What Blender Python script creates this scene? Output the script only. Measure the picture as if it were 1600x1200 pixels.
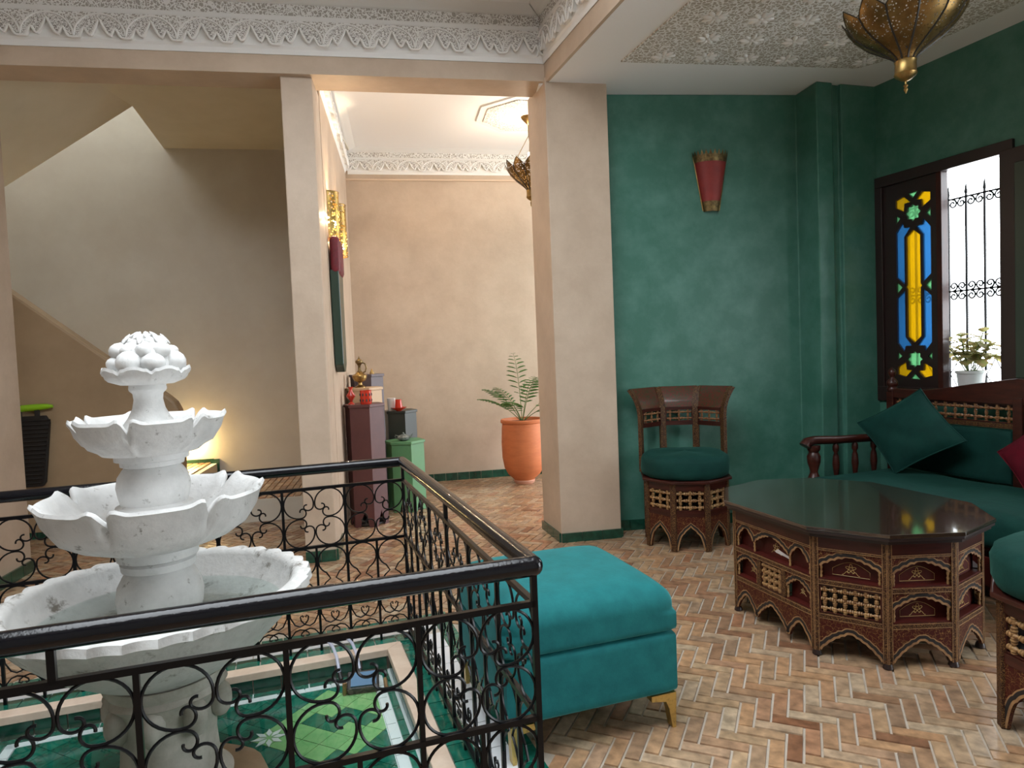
import bpy, bmesh, math, random
from mathutils import Vector, Matrix
from mathutils.geometry import tessellate_polygon
random.seed(11)
for o in list(bpy.data.objects): bpy.data.objects.remove(o, do_unlink=True)
scene = bpy.context.scene
COL = scene.collection
PI = math.pi
def rad(a): return math.radians(a)

# ------------------------------------------------------------------ camera
cam_d = bpy.data.cameras.new('camera'); cam = bpy.data.objects.new('camera', cam_d); COL.objects.link(cam)
cam_d.sensor_width = 36.0; cam_d.lens = 1060.0 / 1600.0 * 36.0; cam_d.clip_start = 0.02
_P, _R = rad(2.55), rad(2.3)
_f = Vector((0, math.cos(_P), -math.sin(_P))); _r0 = Vector((1, 0, 0)); _u0 = _r0.cross(_f)
_r = _r0 * math.cos(_R) - _u0 * math.sin(_R); _u = _r0 * math.sin(_R) + _u0 * math.cos(_R)
cam.matrix_world = Matrix(((_r.x, _u.x, -_f.x, 0), (_r.y, _u.y, -_f.y, 0), (_r.z, _u.z, -_f.z, 1.25), (0, 0, 0, 1)))
scene.camera = cam

# ------------------------------------------------------------------ sky and exposure
world = bpy.data.worlds.new('overcast_sky'); scene.world = world; world.use_nodes = True
_bg = world.node_tree.nodes['Background']; _bg.inputs[0].default_value = (0.90, 0.955, 1.0, 1); _bg.inputs[1].default_value = 7.0
vs = scene.view_settings
vs.view_transform = 'Standard'; vs.look = 'None'; vs.gamma = 1.0; vs.use_curve_mapping = False; vs.exposure = 0.34

def portal(name, loc, rot, sx, sy):
    l = bpy.data.lights.new(name, 'AREA'); l.shape = 'RECTANGLE'; l.size = sx; l.size_y = sy
    l.cycles.is_portal = True
    o = bpy.data.objects.new(name, l); COL.objects.link(o); o.location = loc; o.rotation_euler = rot
    return o
def point(name, loc, power, color, size=0.03, parent=None):
    l = bpy.data.lights.new(name, 'POINT'); l.energy = power; l.color = color; l.shadow_soft_size = size
    o = bpy.data.objects.new(name, l); COL.objects.link(o); o.location = loc
    if parent: o.parent = parent
    return o

# ------------------------------------------------------------------ mesh helpers
class MB:
    def __init__(s, M=None):
        s.v = []; s.f = []; s.mi = []; s.M = M
    def add(s, vs_, fs, mi=0, M=None):
        b = len(s.v)
        for p in vs_:
            p = Vector(p)
            if M is not None: p = M @ p
            if s.M is not None: p = s.M @ p
            s.v.append(p)
        for f in fs:
            s.f.append(tuple(i + b for i in f)); s.mi.append(mi)
        return s
    def box(s, c, d, mi=0, M=None, ch=0.0):
        x, y, z = c; a, b, e = d[0] / 2, d[1] / 2, d[2] / 2
        vs_ = [(x - a, y - b, z - e), (x + a, y - b, z - e), (x + a, y + b, z - e), (x - a, y + b, z - e),
               (x - a + ch, y - b + ch, z + e), (x + a - ch, y - b + ch, z + e), (x + a - ch, y + b - ch, z + e), (x - a + ch, y + b - ch, z + e)]
        return s.add(vs_, [(0, 3, 2, 1), (4, 5, 6, 7), (0, 1, 5, 4), (1, 2, 6, 5), (2, 3, 7, 6), (3, 0, 4, 7)], mi, M)
    def prism(s, poly, z0, z1, mi=0, M=None):
        n = len(poly)
        vs_ = [(p[0], p[1], z0) for p in poly] + [(p[0], p[1], z1) for p in poly]
        tris = tessellate_polygon([[Vector((p[0], p[1], 0)) for p in poly]])
        fs = [tuple(t) for t in tris] + [tuple(i + n for i in t) for t in tris]
        fs += [(i, (i + 1) % n, (i + 1) % n + n, i + n) for i in range(n)]
        return s.add(vs_, fs, mi, M)
    def lathe(s, prof, n=32, c=(0, 0, 0), mi=0, M=None, mod=None, cap=True, a0=0.0, a1=2 * PI):
        full = abs(a1 - a0 - 2 * PI) < 1e-6
        m = n if full else n + 1
        vs_ = []
        for i, (r, z) in enumerate(prof):
            for j in range(m):
                a = a0 + (a1 - a0) * j / n
                rr, zz = (r, z) if mod is None else mod(i, a, r, z)
                vs_.append((c[0] + rr * math.cos(a), c[1] + rr * math.sin(a), c[2] + zz))
        fs = []
        for i in range(len(prof) - 1):
            for j in range(n):
                k = (j + 1) % m if full else j + 1
                fs.append((i * m + j, i * m + k, (i + 1) * m + k, (i + 1) * m + j))
        if cap and full:
            fs.append(tuple(range(m))); fs.append(tuple(reversed(range((len(prof) - 1) * m, len(prof) * m))))
        return s.add(vs_, fs, mi, M)
    def tube(s, pts, r, n=6, closed=False, mi=0, M=None):
        pts = [Vector(p) for p in pts]; N = len(pts); vs_ = []; prev = None
        for i, p in enumerate(pts):
            if closed: t = pts[(i + 1) % N] - pts[i - 1]
            else: t = pts[min(i + 1, N - 1)] - pts[max(i - 1, 0)]
            if t.length < 1e-9: t = Vector((0, 0, 1))
            t.normalize()
            if prev is None:
                up = Vector((0, 0, 1)) if abs(t.z) < 0.9 else Vector((1, 0, 0))
                a = t.cross(up).normalized()
            else:
                a = prev - t * prev.dot(t)
                a = a.normalized() if a.length > 1e-6 else t.orthogonal().normalized()
            prev = a; b = t.cross(a)
            rr = r(i / (N - 1)) if callable(r) else r
            for k in range(n):
                th = 2 * PI * k / n
                vs_.append(p + a * (rr * math.cos(th)) + b * (rr * math.sin(th)))
        fs = []
        for i in range(N if closed else N - 1):
            j = (i + 1) % N
            for k in range(n):
                l = (k + 1) % n
                fs.append((i * n + k, i * n + l, j * n + l, j * n + k))
        if not closed:
            fs.append(tuple(reversed(range(n)))); fs.append(tuple(range((N - 1) * n, N * n)))
        return s.add(vs_, fs, mi, M)
    def ellipsoid(s, c, d, n=12, m=8, mi=0, M=None, e1=1.0, e2=1.0):
        def pw(x, e): return math.copysign(abs(x) ** e, x)
        vs_ = [(c[0], c[1], c[2] - d[2])]
        for i in range(1, m):
            ph = -PI / 2 + PI * i / m
            for j in range(n):
                th = 2 * PI * j / n
                vs_.append((c[0] + d[0] * pw(math.cos(ph), e1) * pw(math.cos(th), e2), c[1] + d[1] * pw(math.cos(ph), e1) * pw(math.sin(th), e2), c[2] + d[2] * pw(math.sin(ph), e1)))
        vs_.append((c[0], c[1], c[2] + d[2])); L = len(vs_) - 1
        fs = [(0, 1 + (j + 1) % n, 1 + j) for j in range(n)]
        for i in range(m - 2):
            for j in range(n):
                k = (j + 1) % n
                fs.append((1 + i * n + j, 1 + i * n + k, 1 + (i + 1) * n + k, 1 + (i + 1) * n + j))
        fs += [(L, 1 + (m - 2) * n + j, 1 + (m - 2) * n + (j + 1) % n) for j in range(n)]
        return s.add(vs_, fs, mi, M)
    def grid(s, fn, nu, nv, mi=0, M=None):
        vs_ = [fn(i / nu, j / nv) for i in range(nu + 1) for j in range(nv + 1)]
        fs = [(i * (nv + 1) + j, (i + 1) * (nv + 1) + j, (i + 1) * (nv + 1) + j + 1, i * (nv + 1) + j + 1) for i in range(nu) for j in range(nv)]
        return s.add(vs_, fs, mi, M)
    def mesh(s, name, mats, smooth=None, recalc=True):
        me = bpy.data.meshes.new(name)
        me.from_pydata([tuple(p) for p in s.v], [], s.f)
        for m in (mats if isinstance(mats, (list, tuple)) else [mats]): me.materials.append(m)
        me.polygons.foreach_set('material_index', s.mi)
        if recalc:
            bm = bmesh.new(); bm.from_mesh(me)
            bmesh.ops.recalc_face_normals(bm, faces=bm.faces)
            bm.to_mesh(me); bm.free()
        if smooth is not None:
            me.shade_smooth()
            if smooth < 179: me.set_sharp_from_angle(angle=rad(smooth))
        me.update()
        return me
    def build(s, name, mats, parent=None, smooth=None, bevel=0.0, recalc=True):
        o = bpy.data.objects.new(name, s.mesh(name, mats, smooth, recalc)); COL.objects.link(o)
        if parent: o.parent = parent
        if bevel > 0:
            b = o.modifiers.new('bevel', 'BEVEL'); b.width = bevel; b.segments = 2; b.limit_method = 'ANGLE'
        return o

def place(name, me, parent=None, loc=(0, 0, 0), rz=0.0, M=None):
    o = bpy.data.objects.new(name, me); COL.objects.link(o)
    if parent: o.parent = parent
    if M is not None: o.matrix_local = M
    else:
        o.location = loc; o.rotation_euler = (0, 0, rz)
    return o
def tag(o, label=None, cat=None, group=None, kind=None):
    if label: o['label'] = label
    if cat: o['category'] = cat
    if group: o['group'] = group
    if kind: o['kind'] = kind
    return o
def thing(name, label, cat, loc=(0, 0, 0), rz=0.0, group=None):
    o = bpy.data.objects.new(name, None); COL.objects.link(o); o.empty_display_size = 0.1
    o.location = loc; o.rotation_euler = (0, 0, rz)
    return tag(o, label, cat, group)
def struct(name, mb, m, label=None, smooth=None, bevel=0.0):
    o = mb.build(name, m, None, smooth, bevel); o['kind'] = 'structure'
    if label: o['label'] = label
    return o
def face_M(p0, p1, z=0.0):
    """frame on a vertical face: x along p0->p1, y up, z outward (right of the direction)"""
    u = Vector((p1[0] - p0[0], p1[1] - p0[1], 0)); L = u.length; u /= L
    w = Vector((u.y, -u.x, 0))
    return Matrix(((u.x, 0, w.x, p0[0]), (u.y, 0, w.y, p0[1]), (0, 1, 0, z), (0, 0, 0, 1))), L
def offs(poly, d):
    """offset a CCW polygon outward by d"""
    n = len(poly); out = []
    for i in range(n):
        a, b, c = Vector(poly[i - 1]).to_2d(), Vector(poly[i]).to_2d(), Vector(poly[(i + 1) % n]).to_2d()
        u, v = (b - a).normalized(), (c - b).normalized()
        n1, n2 = Vector((u.y, -u.x)), Vector((v.y, -v.x))
        m = (n1 + n2); m = m / m.length; k = d / max(0.3, m.dot(n1))
        out.append((b.x + m.x * k, b.y + m.y * k))
    return out
def clip(poly, x0, x1, y0, y1):
    def cut(P, ax, lim, sgn):
        out = []
        for i in range(len(P)):
            a, b = P[i - 1], P[i]
            ia, ib = sgn * (a[ax] - lim) <= 1e-9, sgn * (b[ax] - lim) <= 1e-9
            if ia != ib:
                t = (lim - a[ax]) / (b[ax] - a[ax]); out.append((a[0] + t * (b[0] - a[0]), a[1] + t * (b[1] - a[1])))
            if ib: out.append(b)
        return out
    for ax, lim, sg in ((0, x1, 1), (0, x0, -1), (1, y1, 1), (1, y0, -1)):
        if len(poly) < 3: return []
        poly = cut(poly, ax, lim, sg)
    return poly

# ------------------------------------------------------------------ materials
MAT = {}
def mk(name, col, rough=0.6, metal=0.0, col2=None, nscale=6.0, namt=1.0, bump=None, coat=0.0, sheen=0.0, sheen_col=None, stretch=None, ramp=(0.35, 0.65), spec=0.5):
    m = bpy.data.materials.new(name); m.use_nodes = True
    nt = m.node_tree; N = nt.nodes; b = N['Principled BSDF']; MAT[name] = m
    b.inputs['Base Color'].default_value = (*col, 1); b.inputs['Roughness'].default_value = rough; b.inputs['Metallic'].default_value = metal
    b.inputs['Coat Weight'].default_value = coat; b.inputs['Coat Roughness'].default_value = 0.12
    b.inputs['Specular IOR Level'].default_value = spec
    if sheen:
        b.inputs['Sheen Weight'].default_value = sheen; b.inputs['Sheen Roughness'].default_value = 0.35
        b.inputs['Sheen Tint'].default_value = (*(sheen_col or col), 1)
    tc = N.new('ShaderNodeTexCoord'); mp = N.new('ShaderNodeMapping'); nt.links.new(tc.outputs['Object'], mp.inputs[0])
    if stretch: mp.inputs['Scale'].default_value = stretch
    if col2 is not None:
        nz = N.new('ShaderNodeTexNoise'); nz.inputs['Scale'].default_value = nscale; nz.inputs['Detail'].default_value = 5; nz.inputs['Roughness'].default_value = 0.65
        nt.links.new(mp.outputs[0], nz.inputs['Vector'])
        cr = N.new('ShaderNodeValToRGB'); cr.color_ramp.elements[0].position = ramp[0]; cr.color_ramp.elements[1].position = ramp[1]
        cr.color_ramp.elements[0].color = (*col, 1); cr.color_ramp.elements[1].color = (*[col[i] * (1 - namt) + col2[i] * namt for i in range(3)], 1)
        nt.links.new(nz.outputs['Fac'], cr.inputs[0]); nt.links.new(cr.outputs[0], b.inputs['Base Color'])
    if bump:
        n2 = N.new('ShaderNodeTexNoise'); n2.inputs['Scale'].default_value = bump[0]; n2.inputs['Detail'].default_value = 4
        nt.links.new(mp.outputs[0], n2.inputs['Vector'])
        bp = N.new('ShaderNodeBump'); bp.inputs['Strength'].default_value = bump[1]; bp.inputs['Distance'].default_value = 0.01
        nt.links.new(n2.outputs['Fac'], bp.inputs['Height']); nt.links.new(bp.outputs[0], b.inputs['Normal'])
    return m
def nodes(m): return m.node_tree.nodes, m.node_tree.links, m.node_tree.nodes['Principled BSDF']

mk('peach', (0.55, 0.43, 0.325), 0.5, col2=(0.465, 0.355, 0.262), nscale=3.5, bump=(40, 0.08))
mk('peach_trim', (0.63, 0.48, 0.35), 0.5)
mk('stair_white', (0.66, 0.62, 0.53), 0.6, col2=(0.60, 0.55, 0.46), nscale=2.0, bump=(60, 0.05))
mk('stair_beige', (0.68, 0.63, 0.51), 0.6, col2=(0.62, 0.57, 0.45), nscale=2.0)
mk('parapet', (0.40, 0.28, 0.165), 0.6, col2=(0.34, 0.235, 0.135), nscale=3.0, bump=(50, 0.06))
mk('ceiling_white', (0.86, 0.86, 0.865), 0.7)
mk('stucco', (0.80, 0.79, 0.77), 0.7)
mk('green_wall', (0.048, 0.165, 0.120), 0.36, col2=(0.095, 0.235, 0.190), nscale=5.5, bump=(30, 0.06), ramp=(0.4, 0.75))
mk('grout', (0.50, 0.44, 0.37), 0.8, col2=(0.40, 0.34, 0.27), nscale=8)
mk('iron', (0.004, 0.004, 0.005), 0.3, spec=0.22)
mk('handrail', (0.003, 0.003, 0.005), 0.14, spec=0.4, bump=(140, 0.06))
mk('fstone', (0.68, 0.68, 0.67), 0.6, col2=(0.50, 0.50, 0.49), nscale=9, bump=(45, 0.25), ramp=(0.42, 0.78))
def add_specks(m, scale, lo, hi, col):
    N, L, b = nodes(m); src = b.inputs['Base Color'].links[0].from_socket
    tc = N.new('ShaderNodeTexCoord'); nz = N.new('ShaderNodeTexNoise'); nz.inputs['Scale'].default_value = scale; nz.inputs['Detail'].default_value = 8; nz.inputs['Roughness'].default_value = 0.7
    L.new(tc.outputs['Object'], nz.inputs['Vector']); mr = N.new('ShaderNodeMapRange'); mr.inputs[1].default_value = lo; mr.inputs[2].default_value = hi; L.new(nz.outputs['Fac'], mr.inputs[0])
    mx = N.new('ShaderNodeMixRGB'); mx.inputs[2].default_value = (*col, 1); L.new(mr.outputs[0], mx.inputs[0]); L.new(src, mx.inputs[1]); L.new(mx.outputs[0], b.inputs['Base Color'])
add_specks(MAT['fstone'], 26, 0.605, 0.69, (0.24, 0.23, 0.21))
mk('fstone_basin', (0.60, 0.60, 0.585), 0.6, col2=(0.42, 0.42, 0.41), nscale=7, bump=(40, 0.3), ramp=(0.42, 0.78)); add_specks(MAT['fstone_basin'], 11, 0.56, 0.66, (0.17, 0.155, 0.13))
mk('fstone_dark', (0.50, 0.48, 0.43), 0.7, col2=(0.30, 0.29, 0.24), nscale=7, bump=(30, 0.3))
mk('plinth', (0.22, 0.15, 0.085), 0.55, col2=(0.30, 0.21, 0.13), nscale=8)
mk('curb_stone', (0.66, 0.53, 0.42), 0.45, col2=(0.56, 0.43, 0.33), nscale=12)
mk('white_tile', (0.74, 0.76, 0.78), 0.25, coat=0.3)
mk('tile_lime', (0.18, 0.42, 0.16), 0.18, col2=(0.26, 0.48, 0.20), nscale=30, coat=0.4)
mk('ottoman', (0.008, 0.122, 0.130), 0.75, col2=(0.012, 0.158, 0.166), nscale=14, sheen=0.40, sheen_col=(0.25, 0.75, 0.78), bump=(160, 0.06), spec=0.2)
mk('velvet', (0.003, 0.033, 0.027), 0.8, col2=(0.005, 0.046, 0.037), nscale=9, sheen=0.18, sheen_col=(0.15, 0.5, 0.4), bump=(25, 0.12), spec=0.2)
mk('velvet_red', (0.13, 0.004, 0.014), 0.8, col2=(0.08, 0.003, 0.01), nscale=12, sheen=0.2, spec=0.2)
mk('brass_leg', (0.62, 0.45, 0.15), 0.35, 0.9, col2=(0.30, 0.20, 0.08), nscale=60, ramp=(0.5, 0.75))
mk('wood', (0.060, 0.012, 0.007), 0.36, col2=(0.028, 0.006, 0.004), nscale=7, spec=0.35, coat=0.15, stretch=(1, 1, 6))
mk('wood_panel', (0.078, 0.009, 0.006), 0.5, spec=0.3, col2=(0.05, 0.007, 0.005), nscale=9)
mk('wood_dark', (0.020, 0.009, 0.008), 0.4, coat=0.2)
mk('tan_paint', (0.36, 0.20, 0.085), 0.55, col2=(0.20, 0.10, 0.045), nscale=30)
mk('black_paint', (0.012, 0.010, 0.010), 0.5)
mk('gold_line', (0.50, 0.33, 0.12), 0.45)
mk('spindle_wood', (0.42, 0.25, 0.10), 0.45, col2=(0.16, 0.07, 0.03), nscale=55)
mk('spindle_red', (0.13, 0.035, 0.018), 0.4, col2=(0.30, 0.16, 0.06), nscale=60)
mk('brass', (0.46, 0.31, 0.11), 0.36, 1.0, col2=(0.20, 0.12, 0.05), nscale=11)
mk('brass_dark', (0.10, 0.07, 0.035), 0.45, 0.9, col2=(0.28, 0.19, 0.08), nscale=40)
mk('red_leather', (0.30, 0.030, 0.024), 0.5, col2=(0.23, 0.022, 0.02), nscale=12)
mk('terracotta', (0.60, 0.175, 0.060), 0.65, col2=(0.50, 0.135, 0.045), nscale=6, stretch=(1, 1, 3))
mk('terracotta_pale', (0.62, 0.30, 0.20), 0.7)
mk('soil', (0.06, 0.03, 0.018), 0.95, bump=(60, 0.8))
mk('leaf', (0.05, 0.13, 0.03), 0.45, col2=(0.09, 0.20, 0.045), nscale=20)
mk('leaf_coleus', (0.22, 0.30, 0.08), 0.5, col2=(0.42, 0.20, 0.13), nscale=18)
mk('stem', (0.12, 0.17, 0.05), 0.6)
mk('maroon', (0.072, 0.019, 0.018), 0.5, col2=(0.09, 0.026, 0.024), nscale=6)
mk('tan_ped', (0.50, 0.33, 0.19), 0.5)
mk('purple_grey', (0.10, 0.075, 0.085), 0.5)
mk('black_ped', (0.016, 0.022, 0.018), 0.4)
mk('green_ped', (0.085, 0.225, 0.095), 0.5, col2=(0.10, 0.25, 0.11), nscale=6)
mk('red_glaze', (0.50, 0.030, 0.012), 0.22, coat=0.4)
mk('white_glaze', (0.72, 0.69, 0.64), 0.25)
mk('grey_glaze', (0.05, 0.065, 0.06), 0.22, col2=(0.22, 0.24, 0.22), nscale=50)
mk('panel_green', (0.016, 0.042, 0.028), 0.35, coat=0.3)
mk('crimson', (0.16, 0.008, 0.018), 0.6, col2=(0.10, 0.006, 0.012), nscale=30)
mk('lime_plastic', (0.26, 0.52, 0.012), 0.4)
mk('black_weave', (0.012, 0.010, 0.009), 0.6)
mk('white_pot', (0.70, 0.69, 0.68), 0.5)
mk('glass_black', (0.030, 0.017, 0.011), 0.05, spec=0.8, coat=1.0)
mk('lamp_glass', (0.10, 0.20, 0.32), 0.1, coat=0.6)
mk('steel', (0.55, 0.55, 0.56), 0.35, 0.8)
mk('white_flake', (0.70, 0.66, 0.64), 0.8)
mk('low_bounce_plaster', (0.30, 0.285, 0.265), 0.7)
mk('rib_metal', (0.016, 0.012, 0.008), 0.45)
mk('sill_stone', (0.6, 0.6, 0.6), 0.6)

def mat_tile(name, cols, rough=0.16):
    """glazed zellige: every tile takes its own tone"""
    m = mk(name, cols[0], rough, coat=0.35); N, L, b = nodes(m)
    g = N.new('ShaderNodeNewGeometry'); oi = N.new('ShaderNodeObjectInfo'); ad = N.new('ShaderNodeMath'); ad.operation = 'ADD'; fr = N.new('ShaderNodeMath'); fr.operation = 'FRACT'
    L.new(g.outputs['Random Per Island'], ad.inputs[0]); L.new(oi.outputs['Random'], ad.inputs[1]); L.new(ad.outputs[0], fr.inputs[0])
    cr = N.new('ShaderNodeValToRGB'); e = cr.color_ramp.elements
    while len(e) < len(cols): e.new(0.5)
    for i, c in enumerate(cols): e[i].position = i / (len(cols) - 1); e[i].color = (*c, 1)
    L.new(fr.outputs[0], cr.inputs[0])
    tc = N.new('ShaderNodeTexCoord'); nz = N.new('ShaderNodeTexNoise'); nz.inputs['Scale'].default_value = 26; nz.inputs['Detail'].default_value = 5
    L.new(g.outputs['Position'], nz.inputs['Vector'])
    hs = N.new('ShaderNodeHueSaturation'); mr = N.new('ShaderNodeMapRange'); mr.inputs[1].default_value = 0.3; mr.inputs[2].default_value = 0.7; mr.inputs[3].default_value = 0.62; mr.inputs[4].default_value = 1.32
    L.new(nz.outputs['Fac'], mr.inputs[0]); L.new(mr.outputs[0], hs.inputs['Value']); L.new(cr.outputs[0], hs.inputs['Color']); L.new(hs.outputs[0], b.inputs['Base Color'])
    bp = N.new('ShaderNodeBump'); bp.inputs['Strength'].default_value = 0.10; bp.inputs['Distance'].default_value = 0.01
    L.new(nz.outputs['Fac'], bp.inputs['Height']); L.new(bp.outputs[0], b.inputs['Normal'])
    return m
mat_tile('tile_green', [(0.006, 0.090, 0.058), (0.010, 0.145, 0.098), (0.008, 0.115, 0.080), (0.018, 0.19, 0.13)])
mat_tile('tile_dark', [(0.006, 0.045, 0.026), (0.010, 0.070, 0.042), (0.008, 0.055, 0.035)], 0.25)
mb_ = mat_tile('brick', [(0.37, 0.20, 0.105), (0.43, 0.30, 0.18), (0.22, 0.10, 0.052), (0.40, 0.285, 0.18), (0.33, 0.155, 0.08), (0.46, 0.35, 0.235), (0.27, 0.17, 0.105), (0.42, 0.245, 0.13), (0.38, 0.26, 0.155)], 0.34)
mb_.node_tree.nodes['Principled BSDF'].inputs['Coat Weight'].default_value = 0.3
mb_.node_tree.nodes['Principled BSDF'].inputs['Coat Roughness'].default_value = 0.22

def mat_filigree(name, base, line, scale, thr, stretch=(1, 1, 1)):
    """wood painted with a running gold arabesque"""
    m = mk(name, base, 0.5, spec=0.25); N, L, b = nodes(m)
    tc = N.new('ShaderNodeTexCoord'); mp = N.new('ShaderNodeMapping'); mp.inputs['Scale'].default_value = stretch; L.new(tc.outputs['Object'], mp.inputs[0])
    nz = N.new('ShaderNodeTexNoise'); nz.inputs['Scale'].default_value = scale * 0.6; L.new(mp.outputs[0], nz.inputs['Vector'])
    mx = N.new('ShaderNodeMixRGB'); mx.inputs[0].default_value = 0.05; L.new(mp.outputs[0], mx.inputs[1]); L.new(nz.outputs['Color'], mx.inputs[2])
    vo = N.new('ShaderNodeTexVoronoi'); vo.feature = 'DISTANCE_TO_EDGE'; vo.inputs['Scale'].default_value = scale; L.new(mx.outputs[0], vo.inputs['Vector'])
    lt = N.new('ShaderNodeMath'); lt.operation = 'LESS_THAN'; lt.inputs[1].default_value = thr; L.new(vo.outputs['Distance'], lt.inputs[0])
    mc = N.new('ShaderNodeMixRGB'); mc.inputs[1].default_value = (*base, 1); mc.inputs[2].default_value = (*line, 1)
    L.new(lt.outputs[0], mc.inputs[0]); L.new(mc.outputs[0], b.inputs['Base Color'])
    return m
mat_filigree('gilt_wood', (0.034, 0.011, 0.007), (0.23, 0.125, 0.042), 95, 0.045)
mat_filigree('gilt_panel', (0.055, 0.008, 0.005), (0.22, 0.115, 0.035), 60, 0.026)
mat_filigree('gilt_back', (0.10, 0.018, 0.010), (0.045, 0.035, 0.012), 48, 0.10)
MAT['gilt_back'].node_tree.nodes['Principled BSDF'].inputs['Coat Weight'].default_value = 0.7
# carved stucco lace: white plaster tracery over a beige ground
m = mat_filigree('lace', (0.44, 0.40, 0.34), (0.82, 0.81, 0.80), 40, 0.11)
m = mat_filigree('lace_fine', (0.40, 0.375, 0.34), (0.80, 0.79, 0.77), 52, 0.12)
m = mat_filigree('stucco_net', (0.27, 0.25, 0.23), (0.80, 0.79, 0.77), 85, 0.13)

def mat_perforated(name, col, scale, thr, rough=0.38):
    m = mk(name, col, rough, 1.0, col2=tuple(c * 0.45 for c in col), nscale=9); N, L, b = nodes(m)
    tc = N.new('ShaderNodeTexCoord'); vo = N.new('ShaderNodeTexVoronoi'); vo.inputs['Scale'].default_value = scale; L.new(tc.outputs['Object'], vo.inputs['Vector'])
    lt = N.new('ShaderNodeMath'); lt.operation = 'GREATER_THAN'; lt.inputs[1].default_value = thr; L.new(vo.outputs['Distance'], lt.inputs[0])
    L.new(lt.outputs[0], b.inputs['Alpha'])
    return m
mat_perforated('brass_pierced', (0.30, 0.185, 0.07), 85, 0.27, 0.42)
mat_perforated('brass_sconce', (0.50, 0.34, 0.11), 52, 0.34)

def mat_emit(name, col, s):
    m = bpy.data.materials.new(name); m.use_nodes = True; MAT[name] = m; nt = m.node_tree; nt.nodes.clear()
    e = nt.nodes.new('ShaderNodeEmission'); e.inputs[0].default_value = (*col, 1); e.inputs[1].default_value = s
    o = nt.nodes.new('ShaderNodeOutputMaterial'); nt.links.new(e.outputs[0], o.inputs[0]); return m
mat_emit('bulb_lit', (1.0, 0.66, 0.22), 60)
mat_emit('bulb_step', (1.0, 0.60, 0.12), 14)

def mat_glass(name, col, tr=0.55):
    m = bpy.data.materials.new(name); m.use_nodes = True; MAT[name] = m; nt = m.node_tree; N = nt.nodes; N.clear(); L = nt.links
    t = N.new('ShaderNodeBsdfTransparent'); t.inputs[0].default_value = (*col, 1)
    d = N.new('ShaderNodeBsdfTranslucent'); d.inputs[0].default_value = (*col, 1)
    g = N.new('ShaderNodeBsdfGlossy'); g.inputs['Roughness'].default_value = 0.08
    a = N.new('ShaderNodeMixShader'); a.inputs[0].default_value = 1 - tr; L.new(t.outputs[0], a.inputs[1]); L.new(d.outputs[0], a.inputs[2])
    b = N.new('ShaderNodeMixShader'); b.inputs[0].default_value = 0.06; L.new(a.outputs[0], b.inputs[1]); L.new(g.outputs[0], b.inputs[2])
    o = N.new('ShaderNodeOutputMaterial'); L.new(b.outputs[0], o.inputs[0]); return m
mat_glass('glass_yellow', (0.417, 0.306, 0.023)); mat_glass('glass_blue', (0.09, 0.219, 0.354)); mat_glass('glass_green', (0.20, 0.371, 0.235))
def mat_water(name, tint):
    m = bpy.data.materials.new(name); m.use_nodes = True; MAT[name] = m; nt = m.node_tree; N = nt.nodes; N.clear(); L = nt.links
    t = N.new('ShaderNodeBsdfTransparent'); t.inputs[0].default_value = (*tint, 1)
    g = N.new('ShaderNodeBsdfGlossy'); g.inputs['Roughness'].default_value = 0.03
    nz = N.new('ShaderNodeTexNoise'); nz.inputs['Scale'].default_value = 9; bp = N.new('ShaderNodeBump'); bp.inputs['Strength'].default_value = 0.05; bp.inputs['Distance'].default_value = 0.02
    L.new(nz.outputs['Fac'], bp.inputs['Height']); L.new(bp.outputs[0], g.inputs['Normal'])
    f = N.new('ShaderNodeFresnel'); f.inputs[0].default_value = 1.33
    x = N.new('ShaderNodeMixShader'); L.new(f.outputs[0], x.inputs[0]); L.new(t.outputs[0], x.inputs[1]); L.new(g.outputs[0], x.inputs[2])
    o = N.new('ShaderNodeOutputMaterial'); L.new(x.outputs[0], o.inputs[0]); return m
mat_water('water', (0.93, 0.98, 0.96))
mk('clear_plastic', (0.55, 0.58, 0.72), 0.12, coat=0.5); MAT['clear_plastic'].node_tree.nodes['Principled BSDF'].inputs['Alpha'].default_value = 0.55
def leafy(m, w):
    N, L, b = nodes(m); t = N.new('ShaderNodeBsdfTranslucent'); src = b.inputs['Base Color'].links[0].from_socket; L.new(src, t.inputs[0])
    x = N.new('ShaderNodeMixShader'); x.inputs[0].default_value = w; o = N['Material Output']; L.new(b.outputs[0], x.inputs[1]); L.new(t.outputs[0], x.inputs[2]); L.new(x.outputs[0], o.inputs[0])
leafy(MAT['leaf'], 0.35); leafy(MAT['leaf_coleus'], 0.5)

# ================================================================== STRUCTURE
u10 = Vector((math.cos(rad(10)), math.sin(rad(10)))); n10 = Vector((-u10.y, u10.x))
K = Vector((0.285, 4.42))                      # inner corner of the two beams
uR = Vector((0.312, -0.950))                   # right beam runs toward the viewer
def P2(o, u, a, n=None, b=0.0):
    p = o + u * a
    if n is not None: p = p + n * b
    return (p.x, p.y)
ZR, ZA, ZS, ZB = 2.97, 3.40, 3.23, 2.98        # ceilings: salon, courtyard, stairs; beam underside
ZAL = 3.27
# pool frame: local x = along the far rail to the right, y = away from the viewer
POOL = Vector((-1.018, 1.963)); PA_ = rad(18.9); pu = Vector((math.cos(PA_), math.sin(PA_))); pn = Vector((-pu.y, pu.x)); PH = 0.8245
def pw(x, y): q = POOL + pu * x + pn * y; return (q.x, q.y)

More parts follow.
